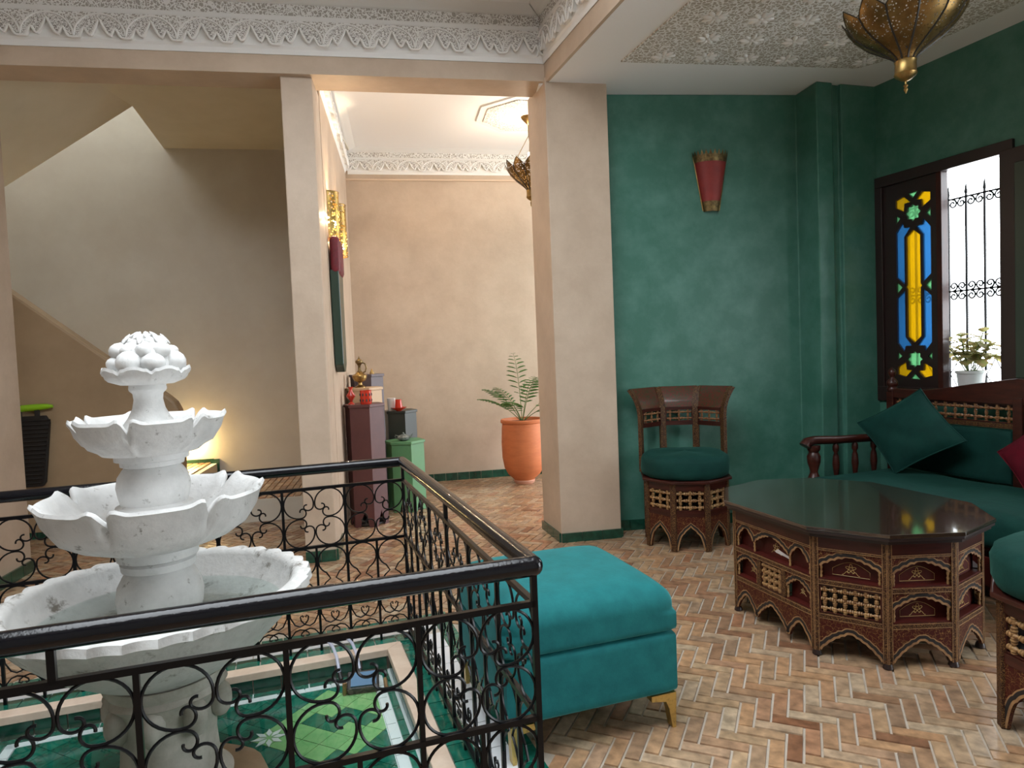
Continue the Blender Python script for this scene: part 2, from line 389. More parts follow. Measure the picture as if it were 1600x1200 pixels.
# --- floor: bed with an opening for the pool, bricks laid in herringbone on it
fl = MB(); Hh = 0.715
A, B_, C_, D_ = (-6.0, -2.2), (5.2, -2.2), (5.2, 7.8), (-6.0, 7.8)
a, b, c, d = pw(-Hh, -Hh), pw(Hh, -Hh), pw(Hh, Hh), pw(-Hh, Hh)
zf = -0.006
fl.add([(p[0], p[1], zf) for p in (A, B_, C_, D_, a, b, c, d)], [(0, 1, 5, 4), (1, 2, 6, 5), (2, 3, 7, 6), (3, 0, 4, 7)])
fl.add([(p[0], p[1], -0.35) for p in (A, B_, C_, D_)], [(0, 1, 2, 3)])
floor = struct('floor', fl, MAT['grout'], 'terracotta brick floor laid in herringbone')

BL, BW, BG = 0.153, 0.051, 0.003
def brick_mesh():
    return MB().box((0, 0, -0.008), (BL - BG, BW - BG, 0.016), ch=0.003).mesh('brick', MAT['brick'])
bme = brick_mesh()
ba = rad(-23.5); bu = Vector((math.cos(ba), math.sin(ba))); bv = Vector((-bu.y, bu.x)); bo = Vector((1.0, 2.5))
cand = []
for r in range(-190, 190):
    for k in range(-40, 40):
        for typ in (0, 1):
            if typ == 0: gx, gy = r + 6 * k + 1.5, r + 0.5
            else: gx, gy = r + 0.5, r - 5 + 6 * k + 1.5
            p = bo + bu * (gx * BW) + bv * (gy * BW)
            if not (-5.0 < p.x < 4.4 and -1.2 < p.y < 7.1): continue
            q = p - POOL; lx, ly = q.dot(pu), q.dot(pn)
            if abs(lx) < PH + 0.215 and abs(ly) < PH + 0.215: continue
            cand.append((p.x, p.y, ba + (PI / 2 if typ else 0)))
def seen(x, y):
    if y < 1.9: return False
    px = 800 + 1060 * x / y; py = 555 + 1060 * 1.25 / y
    if not (850 < px < 1580 and 860 < py < 1195): return False
    q = Vector((x, y))
    if (q - Vector((1.40, 3.0))).length < 0.42: return False
    if -0.2 < x < 0.5 and 2.0 < y < 2.8: return False
    return True
near = sorted([c for c in cand if seen(c[0], c[1])], key=lambda c: c[1])[:300]
ns = set(near)
for x, y, a in near:
    o = place('brick', bme, floor, (x, y, random.uniform(-0.001, 0.001)), a)
    o.rotation_euler = (random.uniform(-.008, .008), random.uniform(-.008, .008), a + random.uniform(-.012, .012))
bf = MB()
for cnd in cand:
    if cnd in ns: continue
    x, y, a = cnd
    bf.box((0, 0, -0.008), (BL - BG, BW - BG, 0.016), ch=0.003, M=Matrix.Translation((x, y, random.uniform(-.001, .001))) @ Matrix.Rotation(a + random.uniform(-.01, .01), 4, 'Z'))
tag(bf.build('brick_field', MAT['brick'], floor, recalc=False), kind='stuff')

# --- pillars
def pillar(name, poly, z1, label):
    return struct(name, MB().prism(poly, 0, z1), MAT['peach'], label, bevel=0.006)
polyC = [(0.285, 4.40), (0.69, 4.475), (0.62, 4.98), (0.185, 4.78)]
pillar('wall_pillar_salon', polyC, 3.0, 'peach plaster pillar beside the green salon wall')
polyM = [(-1.326, 4.175), (-1.144, 4.212), (-1.205, 4.60), (-1.40, 4.57)]
pillar('wall_pillar_stairs', polyM, 3.0, 'peach plaster pillar between stairs and alcove')
polyL = [(-3.41, 3.78), (-3.01, 3.85), (-3.085, 4.25), (-3.49, 4.18)]
pillar('wall_pillar_left', polyL, 3.0, 'peach plaster pillar at the left edge')
# partition between stairs and alcove, behind the pillar
struct('wall_partition', MB().prism([(-1.40, 4.55), (-1.195, 4.55), (-1.53, 6.66), (-1.80, 6.62)], 0, ZAL + 0.1), MAT['peach'], 'peach plaster alcove side wall')

# --- the two courtyard beams
beamF = [P2(K, u10, -5.0), P2(K, u10, 0.02), P2(K, u10, 0.02, n10, 0.27), P2(K, u10, -5.0, n10, 0.20)]
struct('wall_beam_far', MB().prism(beamF, ZB, 3.75), MAT['peach'], 'peach plaster beam over the stair and alcove openings')
nR = Vector((0.950, 0.312))
beamR = [P2(K, uR, 6.2), P2(K, uR, 6.2, nR, 0.10), P2(K, uR, -0.05, nR, 0.10), P2(K, uR, -0.05)]
struct('wall_beam_right', MB().prism(beamR, ZR + 0.001, 3.75), MAT['peach'], 'peach plaster beam edge beside the salon ceiling')

# --- salon ceiling, green walls
cr_ = [P2(K, uR, 0.0, nR, 0.02), P2(K, uR, 6.2, nR, 0.02), (5.0, -1.47), (5.0, 0.3), (2.72, 5.05), (0.2, 5.05), (0.25, 4.45)]
ceilR = struct('ceiling_salon', MB().prism(cr_, ZR, ZR + 0.12), MAT['ceiling_white'], 'white salon ceiling with a carved stucco panel')
gw = [(0.60, 4.637), (2.05, 4.80), (2.091, 4.572), (2.215, 4.609), (2.222, 4.640), (2.272, 4.655), (2.280, 4.627), (2.553, 4.705), (2.80, 4.80), (2.72, 5.05), (0.56, 5.02)]
struct('wall_back', MB().prism(gw, 0, ZR), MAT['green_wall'], 'green polished plaster salon wall with a corner pier', bevel=0.008)
WA = Vector((2.553, 4.705)); wd = Vector((0.363, -0.932)).normalized(); wo = Vector((-wd.y, wd.x)); wo = wo if wo.x > 0 else -wo
MW = Matrix(((wd.x, 0, -wo.x, WA.x), (wd.y, 0, -wo.y, WA.y), (0, 1, 0, 0), (0, 0, 0, 1)))   # x along, y up, z into the room
ww = MB(MW); T = 0.27
W1 = (0.035, 0.875, 0.86, 2.33); W2 = (2.75, 5.10, 0.06, 2.50)
def wseg(x0, x1, y0, y1): ww.box(((x0 + x1) / 2, (y0 + y1) / 2, -T / 2), (x1 - x0, y1 - y0, T))
wseg(-0.25, W1[0], 0, ZR); wseg(W1[0], W1[1], 0, W1[2]); wseg(W1[0], W1[1], W1[3], ZR)
wseg(W1[1], W2[0], 0, ZR); wseg(W2[0], W2[1], 0, W2[2]); wseg(W2[0], W2[1], W2[3], ZR); wseg(W2[1], 6.8, 0, ZR)
struct('wall_right', ww, MAT['green_wall'], 'green polished plaster window wall')
def on_wall(a, h, out): return MW @ Vector((a, h, -out))
rot_w = (PI / 2, 0, math.atan2(-wo.y, -wo.x) + PI / 2)
portal('window_portal_front', on_wall((W1[0] + W1[1]) / 2, 1.6, 0.30), rot_w, W1[1] - W1[0], W1[3] - W1[2])
portal('window_portal_near', on_wall((W2[0] + W2[1]) / 2, 1.6, 0.30), rot_w, W2[1] - W2[0], W2[3] - W2[2])

# --- courtyard ceiling with the light well over the pool, outer shell
at = MB(); hx0, hx1, hy0, hy1 = -0.95, 1.65, -1.85, 0.60
a, b, c, d = pw(hx0, hy0), pw(hx1, hy0), pw(hx1, hy1), pw(hx0, hy1)
q0 = P2(K, u10, -5.0); q1 = (K.x + .02, K.y + .02); q2 = P2(K, uR, 6.2); q3 = (-4.9, -1.6)
for z in (ZA, ZA + 0.25):
    at.add([(p[0], p[1], z) for p in (q3, q2, q1, q0, a, b, c, d)], [(0, 1, 5, 4), (1, 2, 6, 5), (2, 3, 7, 6), (3, 0, 4, 7)])
at.add([(p[0], p[1], z) for z in (ZA, ZA + 0.25) for p in (a, b, c, d)], [(0, 1, 5, 4), (1, 2, 6, 5), (2, 3, 7, 6), (3, 0, 4, 7)])
struct('ceiling_courtyard', at, MAT['ceiling_white'], 'white courtyard ceiling with a light well over the pool')
pc = pw((hx0 + hx1) / 2, (hy0 + hy1) / 2)
portal('light_well_portal', (pc[0], pc[1], ZA + 0.26), (0, 0, PA_), hx1 - hx0, hy1 - hy0)
struct('wall_behind', MB().box((0.0, -1.62, 1.8), (10.6, 0.12, 3.7)), MAT['low_bounce_plaster'])  # unseen wall, kept dull grey to limit bounced light on the pillars
struct('wall_left', MB().box((-5.05, 2.6, 2.4), (0.12, 8.4, 4.9)), MAT['peach'])

# --- alcove behind the openings
AB = Vector((-0.798, 6.775)); u11 = Vector((math.cos(rad(10.5)), math.sin(rad(10.5)))); n11 = Vector((-u11.y, u11.x))
def al(a, b=0.0): return P2(AB, u11, a, n11, b)
struct('wall_alcove_back', MB().prism([al(-0.80), al(3.4), al(3.4, 0.15), al(-0.80, 0.15)], 0, ZAL + 0.1), MAT['peach'], 'peach polished plaster back wall of the alcove')
struct('ceiling_alcove', MB().prism([(-1.85, 4.45), (0.6, 4.75), (3.0, 4.95), (2.7, 7.6), (-1.75, 6.75)], ZAL, ZAL + 0.1), MAT['ceiling_white'], 'white alcove ceiling')
# alcove end wall with a tall window bringing daylight in from the right
ew = MB(); EA = Vector((2.30, 4.95)); eu = Vector((-0.18, 0.984)).normalized(); en = Vector((eu.y, -eu.x))
EM = Matrix(((eu.x, 0, en.x, EA.x), (eu.y, 0, en.y, EA.y), (0, 1, 0, 0), (0, 0, 0, 1)))
for x0, x1, y0, y1 in ((-0.1, 0.2, 0, ZAL), (0.2, 2.1, 0, 0.05), (0.2, 2.1, 2.95, ZAL), (2.1, 2.7, 0, ZAL)):
    ew.box(((x0 + x1) / 2, (y0 + y1) / 2, 0.1), (x1 - x0, y1 - y0, 0.2), M=EM)
struct('wall_alcove_end', ew, MAT['peach'])
p_ = EM @ Vector((1.15, 1.5, 0.22))
portal('alcove_portal', p_, (PI / 2, 0, math.atan2(eu.y, eu.x) + 0.0), 1.9, 2.9)
bpy.data.objects['alcove_portal'].rotation_euler = (PI / 2, 0, math.atan2(-en.y, -en.x) + PI / 2)

# --- stairs
SP = Vector((-1.93, 5.36)); SBk = Vector((-2.27, 6.365))
def sp(a, b=0.0): return P2(SP, u10, a, n10, b)
def sb(a, b=0.0): return P2(SBk, u10, a, n10, b)
ZTOP = 4.85
struct('wall_stairs', MB().prism([sb(-2.9), sb(0.62), sb(0.62, 0.15), sb(-2.9, 0.15)], 0, ZTOP), MAT['stair_white'], 'pale plaster stairwell wall')
# ceiling slab right of the stairwell
ap = (-2.777, 5.211); bk = (-3.06, 6.23)
struct('ceiling_stairs', MB().prism([P2(K, u10, -1.55, n10, 0.1), (-1.45, 6.5), sb(0.6, 0.02), bk, ap, P2(K, u10, -3.25, n10, 0.1)], ZS, ZS + 0.14), MAT['stair_beige'], 'beige ceiling slab beside the stairwell')
struct('ceiling_stair_front', MB().prism([P2(K, u10, -3.2, n10, 0.1), (-2.70, 5.22), (-5.1, 4.80), (-5.1, 3.50), P2(K, u10, -5.0, n10, 0.1)], ZS + 0.16, ZS + 0.24), MAT['stair_beige'])
# upper flight: sloping soffit between beam and stairwell
def sof(x, y, z): return (x, y, z)
sl = 0.68
fl2 = MB()
Lp = [(-2.777, 5.211), (-5.0, 4.819)]
Fp = [P2(K, u10, -3.1, n10, 0.12), (-5.0, 3.62)]
zL = ZS - sl * (5.0 - 2.777)
v = [(Lp[0][0], Lp[0][1], ZS), (Lp[1][0], Lp[1][1], zL), (Fp[1][0], Fp[1][1], zL), (Fp[0][0], Fp[0][1], ZS)]
fl2.add(v + [(x, y, z + 0.16) for x, y, z in v], [(0, 1, 2, 3), (4, 7, 6, 5), (0, 4, 5, 1), (1, 5, 6, 2), (2, 6, 7, 3), (3, 7, 4, 0)])
struct('wall_stair_soffit', fl2, MAT['stair_beige'], 'sloping underside of the upper stair flight')
# shaft closing walls above the slab
sh = MB()
sh.prism([ap, bk, (bk[0] + 0.10, bk[1] + 0.02), (ap[0] + 0.10, ap[1])], ZS + 0.14, ZTOP)
v0, v1 = Lp
sh.add([(v1[0], v1[1] - .06, zL + .16), (v0[0], v0[1] - .06, ZS + .14), (v0[0], v0[1] - .06, ZTOP), (v1[0], v1[1] - .06, ZTOP),
        (v1[0], v1[1] - .16, zL + .16), (v0[0], v0[1] - .16, ZS + .14), (v0[0], v0[1] - .16, ZTOP), (v1[0], v1[1] - .16, ZTOP)],
       [(0, 1, 2, 3), (4, 7, 6, 5), (0, 4, 5, 1), (1, 5, 6, 2), (3, 2, 6, 7)])
struct('wall_stairwell', sh, MAT['stair_white'])
rf = MB(); rf.box((-4.0, 6.05, ZTOP + 0.05), (2.4, 0.35, 0.1)); rf.box((-3.12, 5.5, ZTOP + 0.05), (0.64, 1.6, 0.1)); rf.box((-4.85, 5.5, ZTOP + 0.05), (0.5, 1.6, 0.1))
struct('ceiling_daylight_block', rf, MAT['ceiling_white'])  # unseen partial roof, added to cut the daylight falling down the shaft
portal('stairwell_portal', (-4.02, 5.37, ZTOP + 0.02), (0, 0, 0), 1.2, 1.05)
# parapet of the lower flight, with its rounded end
pp = [(-2.78, 0), (-0.70, 0), (-0.67, 0.18), (-0.655, 0.80), (-0.665, 0.92), (-0.695, 0.985), (-0.74, 1.03), (-0.79, 1.07), (-1.10, 1.295), (-1.85, 1.915), (-2.78, 2.68)]
PM, _ = face_M(sp(0), sp(1))
par = MB(PM); par.prism(pp, -0.13, 0.0)
struct('wall_parapet', par, MAT['parapet'], 'brown plaster parapet of the lower stair flight', bevel=0.022)
# steps (platform first, then climbing to the left)
def spz(a, b): q = SP + u10 * a + n10 * b; return (q.x, q.y)
stp = MB(); stp.prism([spz(-0.98, 0.0), spz(0.40, 0.0), spz(0.30, 1.03), spz(-0.98, 1.03)], 0, 0.175)
steps = struct('floor_stairs', stp, MAT['stair_white'], 'stair platform and steps')
for k in range(7):
    x1 = -0.665 - 0.27 * k
    MB().prism([spz(-2.78, 0.0 if k == -1 else 0.135), spz(x1, 0.135), spz(x1, 1.03), spz(-2.78, 1.03)], 0.175 + 0.17 * k, 0.175 + 0.17 * (k + 1)).build('step', MAT['stair_beige'], steps)
# brick tread on the platform and first step
tb = 0
for k, (xa, xb, za) in enumerate(((-0.66, 0.30, 0.175), (-0.93, -0.67, 0.345))):
    x = xa
    while x < xb - 0.05:
        y = 0.02 if k == 0 else 0.15
        while y < 0.98:
            q = spz(x + 0.027, y + 0.078)
            o = place('brick', bme, steps, (q[0], q[1], za + 0.012), rad(100))
            y += 0.157
        x += 0.054

# --- green tile baseboards: one tile after another
def baseboard(name, pts, h=0.075, z=0.0, tl=0.12, th=0.014, label=None):
    root = bpy.data.objects.new(name, None); COL.objects.link(root); root['kind'] = 'structure'; root.empty_display_size = 0.1
    if label: root['label'] = label
    for p0, p1 in zip(pts[:-1], pts[1:]):
        M, L = face_M(p0, p1, z); n = max(1, round(L / tl)); w = L / n
        me = MB().box((0, h / 2, th / 2), (w - 0.004, h, th)).mesh('baseboard_tile', MAT['tile_dark'])
        for i in range(n): place('tile', me, root, M=M @ Matrix.Translation((w * (i + 0.5), 0, 0)))
    return root
baseboard('baseboard_alcove', [al(-0.74), al(2.6)], label='dark green tile skirting along the alcove')
baseboard('baseboard_pillar_salon', [(polyC[3][0], polyC[3][1]), polyC[0], polyC[1], (0.665, 4.64)], h=0.06, label='dark green tile skirting round the salon pillar')
baseboard('baseboard_pillar_stairs', [polyM[0], polyM[1], polyM[2]], h=0.07, label='dark green tile skirting round the stair pillar')
baseboard('baseboard_pillar_left', [polyL[0], polyL[1], polyL[2]], h=0.07, label='dark green tile skirting round the left pillar')
baseboard('baseboard_salon', [(0.66, 4.637), (2.05, 4.80), (2.091, 4.572), (2.5, 4.69)], h=0.07, label='dark green tile skirting along the salon wall')
baseboard('baseboard_stairs', [spz(-2.2, 0), spz(-0.72, 0)], h=0.05, label='dark green tile skirting under the parapet')
bs = baseboard('baseboard_steps', [sb(-0.79, -0.001), sb(-0.53, -0.001)], h=0.045, z=0.345, label='dark green tile edging beside the steps')
M, L = face_M(sb(-0.53, -0.001), sb(0.0, -0.001), 0.175)
MB(M).box((0.02, 0.105, 0.007), (0.05, 0.21, 0.014)).build('tile', MAT['tile_dark'], bs)

# --- plaster cornices: a flat fascia, a lacework frieze, a ledge and a row of lobed arches
def arch_pts(w, h, n=22, rip=0.0, nr=5, og=0.16, pw_=1.9):
    out = []
    for i in range(2 * n + 1):
        t = i / n; s = t if t <= 1 else 2 - t
        y = h * ((1 - og) * (1 - (1 - s) ** pw_) + og * s ** 7) + rip * abs(math.sin(nr * PI * s))
        out.append((-w / 2 + w * i / (2 * n), y))
    return out
def scallop_mesh(w, h):
    mb = MB(); th = 0.030
    # lobed lower edge: a tall ogee lobe between two small cusps
    low = []
    N = 40
    for i in range(N + 1):
        x = -w / 2 + w * i / N; s = 1 - abs(x) / (w / 2)
        y = 0.05 * h
        y += 0.70 * h * math.exp(-(abs(x) / (0.115 * w)) ** 1.5)
        y += 0.34 * h * math.exp(-(abs(abs(x) - 0.30 * w) / (0.065 * w)) ** 2.2)
        low.append((x, y))
    top = [(x, min(0.96 * h, max(0.86 * h * math.sqrt(max(0, 1 - (x / (w / 2)) ** 2)) + 0.08 * h, l + 0.06 * h))) for (x, _), (_, l) in zip(low, low)]
    for i in range(N):
        (x0, y0), (x1, y1) = low[i], low[i + 1]; t0, t1 = top[i][1], top[i + 1][1]
        mb.add([(x0, y0, th), (x1, y1, th), (x1, t1, th), (x0, t0, th)], [(0, 1, 2, 3)], 1)          # net inside the arch
        mb.add([(x0, y0, 0), (x1, y1, 0), (x1, y1, th), (x0, y0, th)], [(0, 1, 2, 3)], 0)
        mb.add([(x0, t0, th), (x1, t1, th), (x1, h, th), (x0, h, th)], [(0, 1, 2, 3)], 2)            # lace in the spandrels
    mb.tube([(x, y, th) for x, y in low], 0.0065, 6); mb.tube([(x, y, th + .002) for x, y in top], 0.0055, 6)
    return mb.mesh('scallop', [MAT['stucco'], MAT['stucco_net'], MAT['lace_fine']], recalc=False)
def cornice(name, p0, p1, z0, zc, nsc, sc, label, d0=0.0, d1=0.0):
    """profile runs from z0 (top of the plain band) to the ceiling zc, on the face p0->p1"""
    M, L = face_M(p0, p1, z0)
    root = bpy.data.objects.new(name, None); COL.objects.link(root); root['kind'] = 'structure'; root['label'] = label; root.empty_display_size = 0.1
    h = zc - z0
    prof = [(0.002, 0), (0.006, 0.0), (0.012, 0.09), (0.022, 0.14), (0.022, 0.56), (0.034, 0.58), (0.040, 0.68), (0.028, 0.70), (0.034, 0.90), (0.05, 0.905), (0.075, 0.94), (0.13, 1.0), (0.002, 1.0)]
    mats = [MAT['stucco'], MAT['lace_fine']]
    mb = MB(M)
    pv = [(d * sc, y * h) for d, y in prof]
    for i in range(len(pv) - 1):
        (a0, y0), (a1, y1) = pv[i], pv[i + 1]
        mb.add([(d0 * a0, y0, a0), (L - d1 * a0, y0, a0), (L - d1 * a1, y1, a1), (d0 * a1, y1, a1)], [(0, 1, 2, 3)], 1 if i == 7 else 0)
    mb.build('moulding', mats, root)
    w = L / nsc; me = scallop_mesh(w, h * 0.47)
    for i in range(nsc):
        place('scallop', me, root, M=M @ Matrix.Translation((w * (i + .5), 0.11 * h, 0.016 * sc)))
    return root
cornice('trim_cornice_far', P2(K, u10, -4.35), P2(K, u10, 0.0), 3.088, ZA, 16, 1.0, 'white carved stucco cornice over the far beam', 0, 0.9)
cornice('trim_cornice_right', P2(K, uR, 0.0), P2(K, uR, 4.8), 3.088, ZA, 20, 1.0, 'white carved stucco cornice over the right beam', 0.9, 0)
cornice('trim_cornice_alcove', al(-0.72), al(2.6), 3.045, ZAL, 14, 0.9, 'white carved stucco cornice on the alcove back wall')
cornice('trim_cornice_alcove_side', (-1.205, 4.60), (-1.53, 6.62), 3.045, ZAL, 9, 0.9, 'white carved stucco cornice on the alcove side wall')
struct('trim_alcove', MB().prism([al(-0.74, -0.02), al(2.6, -0.02), al(2.6, 0.01), al(-0.74, 0.01)], 2.985, 3.0), MAT['peach_trim'])

# --- carved stucco panel and its flowers on the salon ceiling
lp = [(0.727, 4.131), (2.50, -1.0), (4.3, -1.0), (3.55, 1.2), (2.66, 3.75), (2.46, 4.20), (2.262, 4.368)]
lacep = MB().prism(lp, ZR - 0.008, ZR + 0.002).build('stucco_panel', MAT['lace'], ceilR)
fb = MB()
for k in range(8):
    a = 2 * PI * k / 8
    fb.ellipsoid((0, 0, 0), (0.030, 0.014, 0.009), 8, 4, M=Matrix.Rotation(a, 4, 'Z') @ Matrix.Translation((0.042, 0, 0)))
fb.ellipsoid((0, 0, 0), (0.012, 0.012, 0.009), 8, 4)
fme = fb.mesh('stucco_flower', MAT['stucco'], smooth=60)
eL = Vector((0.346, -0.938)); eB = Vector((0.988, 0.153))
for i in range(1, 7):
    for j in range(0, 9):
        q = Vector((0.727, 4.131)) + eB * (0.26 * i - 0.05 + 0.12 * (j % 2)) + eL * (0.10 + 0.24 * j)
        if q.y < 2.2 or q.x > 2.62 - 0 * q.y: continue
        place('stucco_flower', fme, ceilR, (q.x, q.y, ZR - 0.010), random.random())
# octagonal medallion on the alcove ceiling
om = bpy.data.objects['ceiling_alcove']
oc = Vector((0.22, 5.85))
def octo(r, rot=0.0): return [(oc.x + r * math.cos(rot + PI / 8 + k * PI / 4), oc.y + r * math.sin(rot + PI / 8 + k * PI / 4)) for k in range(8)]
MB().prism(octo(0.45, rad(10)), ZAL - 0.012, ZAL + 0.001).build('medallion_border', MAT['stucco'], om)
MB().prism(octo(0.39, rad(10)), ZAL - 0.020, ZAL).build('medallion_lace', MAT['lace_fine'], om)

# ================================================================== POOL
pool = thing('sunken_pool', 'shallow sunken pool lined with green tiles under the white fountain', 'pool', (POOL.x, POOL.y, 0), PA_)
def strip_tiles(d0, d1, z, tl, m, name='tile', th=0.012, sides='rfnl', pool_=pool):
    """a row of tiles round the pool between the distances d0 and d1 from its centre"""
    mid = (d0 + d1) / 2; L = 2 * d1; n = round(L / tl); w = L / n
    me = MB().box((0, 0, -th / 2), (w - 0.003, d1 - d0 - 0.003, th), ch=0.001).mesh(name, m)
    for s, a in (('f', 0), ('l', PI / 2), ('n', PI), ('r', 3 * PI / 2)):
        if s not in sides: continue
        for i in range(n):
            x = -L / 2 + w * (i + .5)
            if s in 'lr' and abs(x) > d0: continue
            v = Matrix.Rotation(a, 3, 'Z') @ Vector((x, mid, z)); place(name, me, pool_, v, a)
# bed under the paving round the rim
bed = MB()
for s in range(4):
    M = Matrix.Rotation(s * PI / 2, 4, 'Z')
    bed.box((0, (PH + 0.21 + 0.71) / 2, -0.011), (2 * (PH + 0.21), PH + 0.21 - 0.71, 0.006), M=M)
bed.build('rim_bed', MAT['grout'], pool)
strip_tiles(PH + 0.135, PH + 0.210, 0.002, 0.095, MAT['tile_green'])
strip_tiles(PH + 0.030, PH + 0.135, 0.0015, 0.16, MAT['white_tile'])
strip_tiles(PH - 0.052, PH + 0.030, 0.002, 0.095, MAT['tile_green'])
# stone curb, four pieces with mitred ends
for s in range(4):
    a, b = 0.705, PH - 0.054
    MB().prism([(-b, b), (-a, a), (a, a), (b, b)], -0.025, 0.006, M=Matrix.Rotation(s * PI / 2, 4, 'Z')).build('curb_stone', MAT['curb_stone'], pool, bevel=0.003)
# inner wall: a course of dark tiles
me = MB().box((0, 0, 0), (0.104, 0.012, 0.055), ch=0.001).mesh('wall_tile', MAT['tile_dark'])
for s in range(4):
    a = s * PI / 2
    for i in range(13):
        v = Matrix.Rotation(a, 3, 'Z') @ Vector((-0.648 + 0.108 * i, 0.715, -0.053)); place('wall_tile', me, pool, v, a)
MB().box((0, 0, -0.10), (1.44, 1.44, 0.03)).build('pool_bed', MAT['white_tile'], pool)
ZPF = -0.078
strip_tiles(0.668, 0.700, ZPF, 0.11, MAT['tile_green'])
strip_tiles(0.628, 0.666, ZPF, 0.10, MAT['white_tile'])
# field of diagonal zellige with a light green lozenge and white stars
tsz = 0.079; g = 0.0025; r45 = math.sqrt(.5); FH = 0.626
for i in range(-14, 15):
    for j in range(-14, 15):
        x, y = (i - j) * tsz * r45, (i + j) * tsz * r45
        h = (tsz - g) * r45
        pl = clip([(x - h, y), (x, y - h), (x + h, y), (x, y + h)], -FH, FH, -FH, FH)
        if len(pl) < 3: continue
        dd = max(abs(x - 0.33), abs(y - 0.02))
        lz = abs(x - 0.47) + abs(y - 0.36)
        m = MAT['tile_lime'] if 0.09 < lz < 0.33 and (i * 2 + j) % 7 else MAT['tile_green']
        if math.hypot(x + 0.03, y - 0.01) < 0.18: continue     # under the plinth
        MB().prism(pl, ZPF - 0.010, ZPF).build('tile', m, pool)
for sx, sy in ((0.226, 0.335), (-0.30, 0.30), (-0.30, -0.30), (0.30, -0.30)):
    st = []
    for k in range(8):
        a = k * PI / 4
        st.append(MB().prism([(0.010 * math.cos(a), 0.010 * math.sin(a)), (0.034 * math.cos(a - .32), 0.034 * math.sin(a - .32)), (0.062 * math.cos(a), 0.062 * math.sin(a)), (0.034 * math.cos(a + .32), 0.034 * math.sin(a + .32))], ZPF, ZPF + 0.002, M=Matrix.Translation((sx, sy, 0))).build('star_tile', MAT['white_tile'], pool))
wtr = MB().add([(-0.708, -0.708, -0.045), (0.708, -0.708, -0.045), (0.708, 0.708, -0.045), (-0.708, 0.708, -0.045)], [(0, 1, 2, 3)]).build('water', MAT['water'], pool)

# ================================================================== RAILING
rail = thing('iron_railing', 'black wrought iron railing with scrollwork and a thick round handrail', 'railing', (POOL.x, POOL.y, 0), PA_)
ZH, ZT, ZM, ZBt = 0.79, 0.708, 0.455, 0.035
def arc(cx, cy, r, a0, a1, n):
    return [(cx + r * math.cos(a0 + (a1 - a0) * i / n), cy + r * math.sin(a0 + (a1 - a0) * i / n)) for i in range(n + 1)]
def cscroll(R, gam, r2, half=rad(34), hook=rad(240)):
    """ring open towards gam, both ends rolled in to small hooks"""
    def hookpts(sgn):
        ae = gam + sgn * half; cx, cy = (R - r2) * math.cos(ae), (R - r2) * math.sin(ae)
        h = arc(cx, cy, r2, ae, ae - sgn * rad(125), 8); a2 = ae - sgn * rad(125); r3 = r2 * 0.52
        return h + arc(cx + (r2 - r3) * math.cos(a2), cy + (r2 - r3) * math.sin(a2), r3, a2, a2 - sgn * rad(150), 8)[1:]
    h1 = hookpts(1); h2 = hookpts(-1)
    return list(reversed(h1)) + arc(0, 0, R, gam + half, gam + 2 * PI - half, 26)[1:-1] + h2
def flat_tube(pts2, r, n=5): return MB().tube([(p[0], 0, p[1]) for p in pts2], r, n)
PW7 = 0.2565; pwid = PW7                                   # width of a panel
Rr = pwid * 0.236; zc0 = (ZT + ZM) / 2
sc_me = flat_tube(cscroll(Rr, rad(-45), Rr * 0.35), 0.0034).mesh('scroll', MAT['iron'], smooth=60)     # upper left: opens down right
hw = pwid / 2
# keyhole ring under the middle bar
Rk = hw / 2 - 0.005
kp = arc(0, 0, Rk, rad(-62), rad(242), 28)
kr = lambda s: [(s * Rk * 0.47, -Rk * 0.88), (s * (Rk * 0.20), -Rk * 1.34), (s * Rk * 0.55, -Rk * 1.62), (s * Rk * 0.85, -Rk * 2.05), (s * (hw / 2 - .004), -Rk * 2.7)]
kb = MB(); kb.tube([(p[0], 0, p[1]) for p in kp], 0.0034, 5)
for s in (1, -1): kb.tube([(p[0], 0, p[1]) for p in kr(s)], 0.0034, 5)
key_me = kb.mesh('ring', MAT['iron'], smooth=60)
# crossed hooks above the bottom bar
xb = MB(); h4 = hw / 2
for s in (1, -1):
    up = [(-s * (h4 - .003), 0.095), (-s * h4 * 0.88, 0.05), (-s * h4 * 0.62, 0.018), (-s * h4 * 0.32, 0.008), (0, 0.016), (s * h4 * 0.22, 0.034), (s * h4 * 0.26, 0.050), (s * h4 * 0.13, 0.056), (s * h4 * 0.08, 0.047)]
    xb.tube([(p[0], 0, p[1]) for p in up], 0.0032, 5)
    xb.tube([(p[0], 0, -p[1] * 0.62) for p in up], 0.0032, 5)
x_me = xb.mesh('cross_scroll', MAT['iron'], smooth=60)
post_me = MB().box((0, 0, (ZH + 0.0) / 2), (0.013, 0.013, ZH)).mesh('post', MAT['iron'])
bar_me = MB().box((0, 0, (ZT + 0.0) / 2), (0.011, 0.011, ZT)).mesh('bar', MAT['iron'])
lbar_me = MB().box((0, 0, ZM / 2), (0.010, 0.010, ZM)).mesh('lower_bar', MAT['iron'])
XL = PW7 * 7 - PH                                         # the left side stands a little further out
stub_me = MB().box((0, 0, (ZH + ZT) / 2), (0.013, 0.013, ZH - ZT)).mesh('stub_post', MAT['iron'])
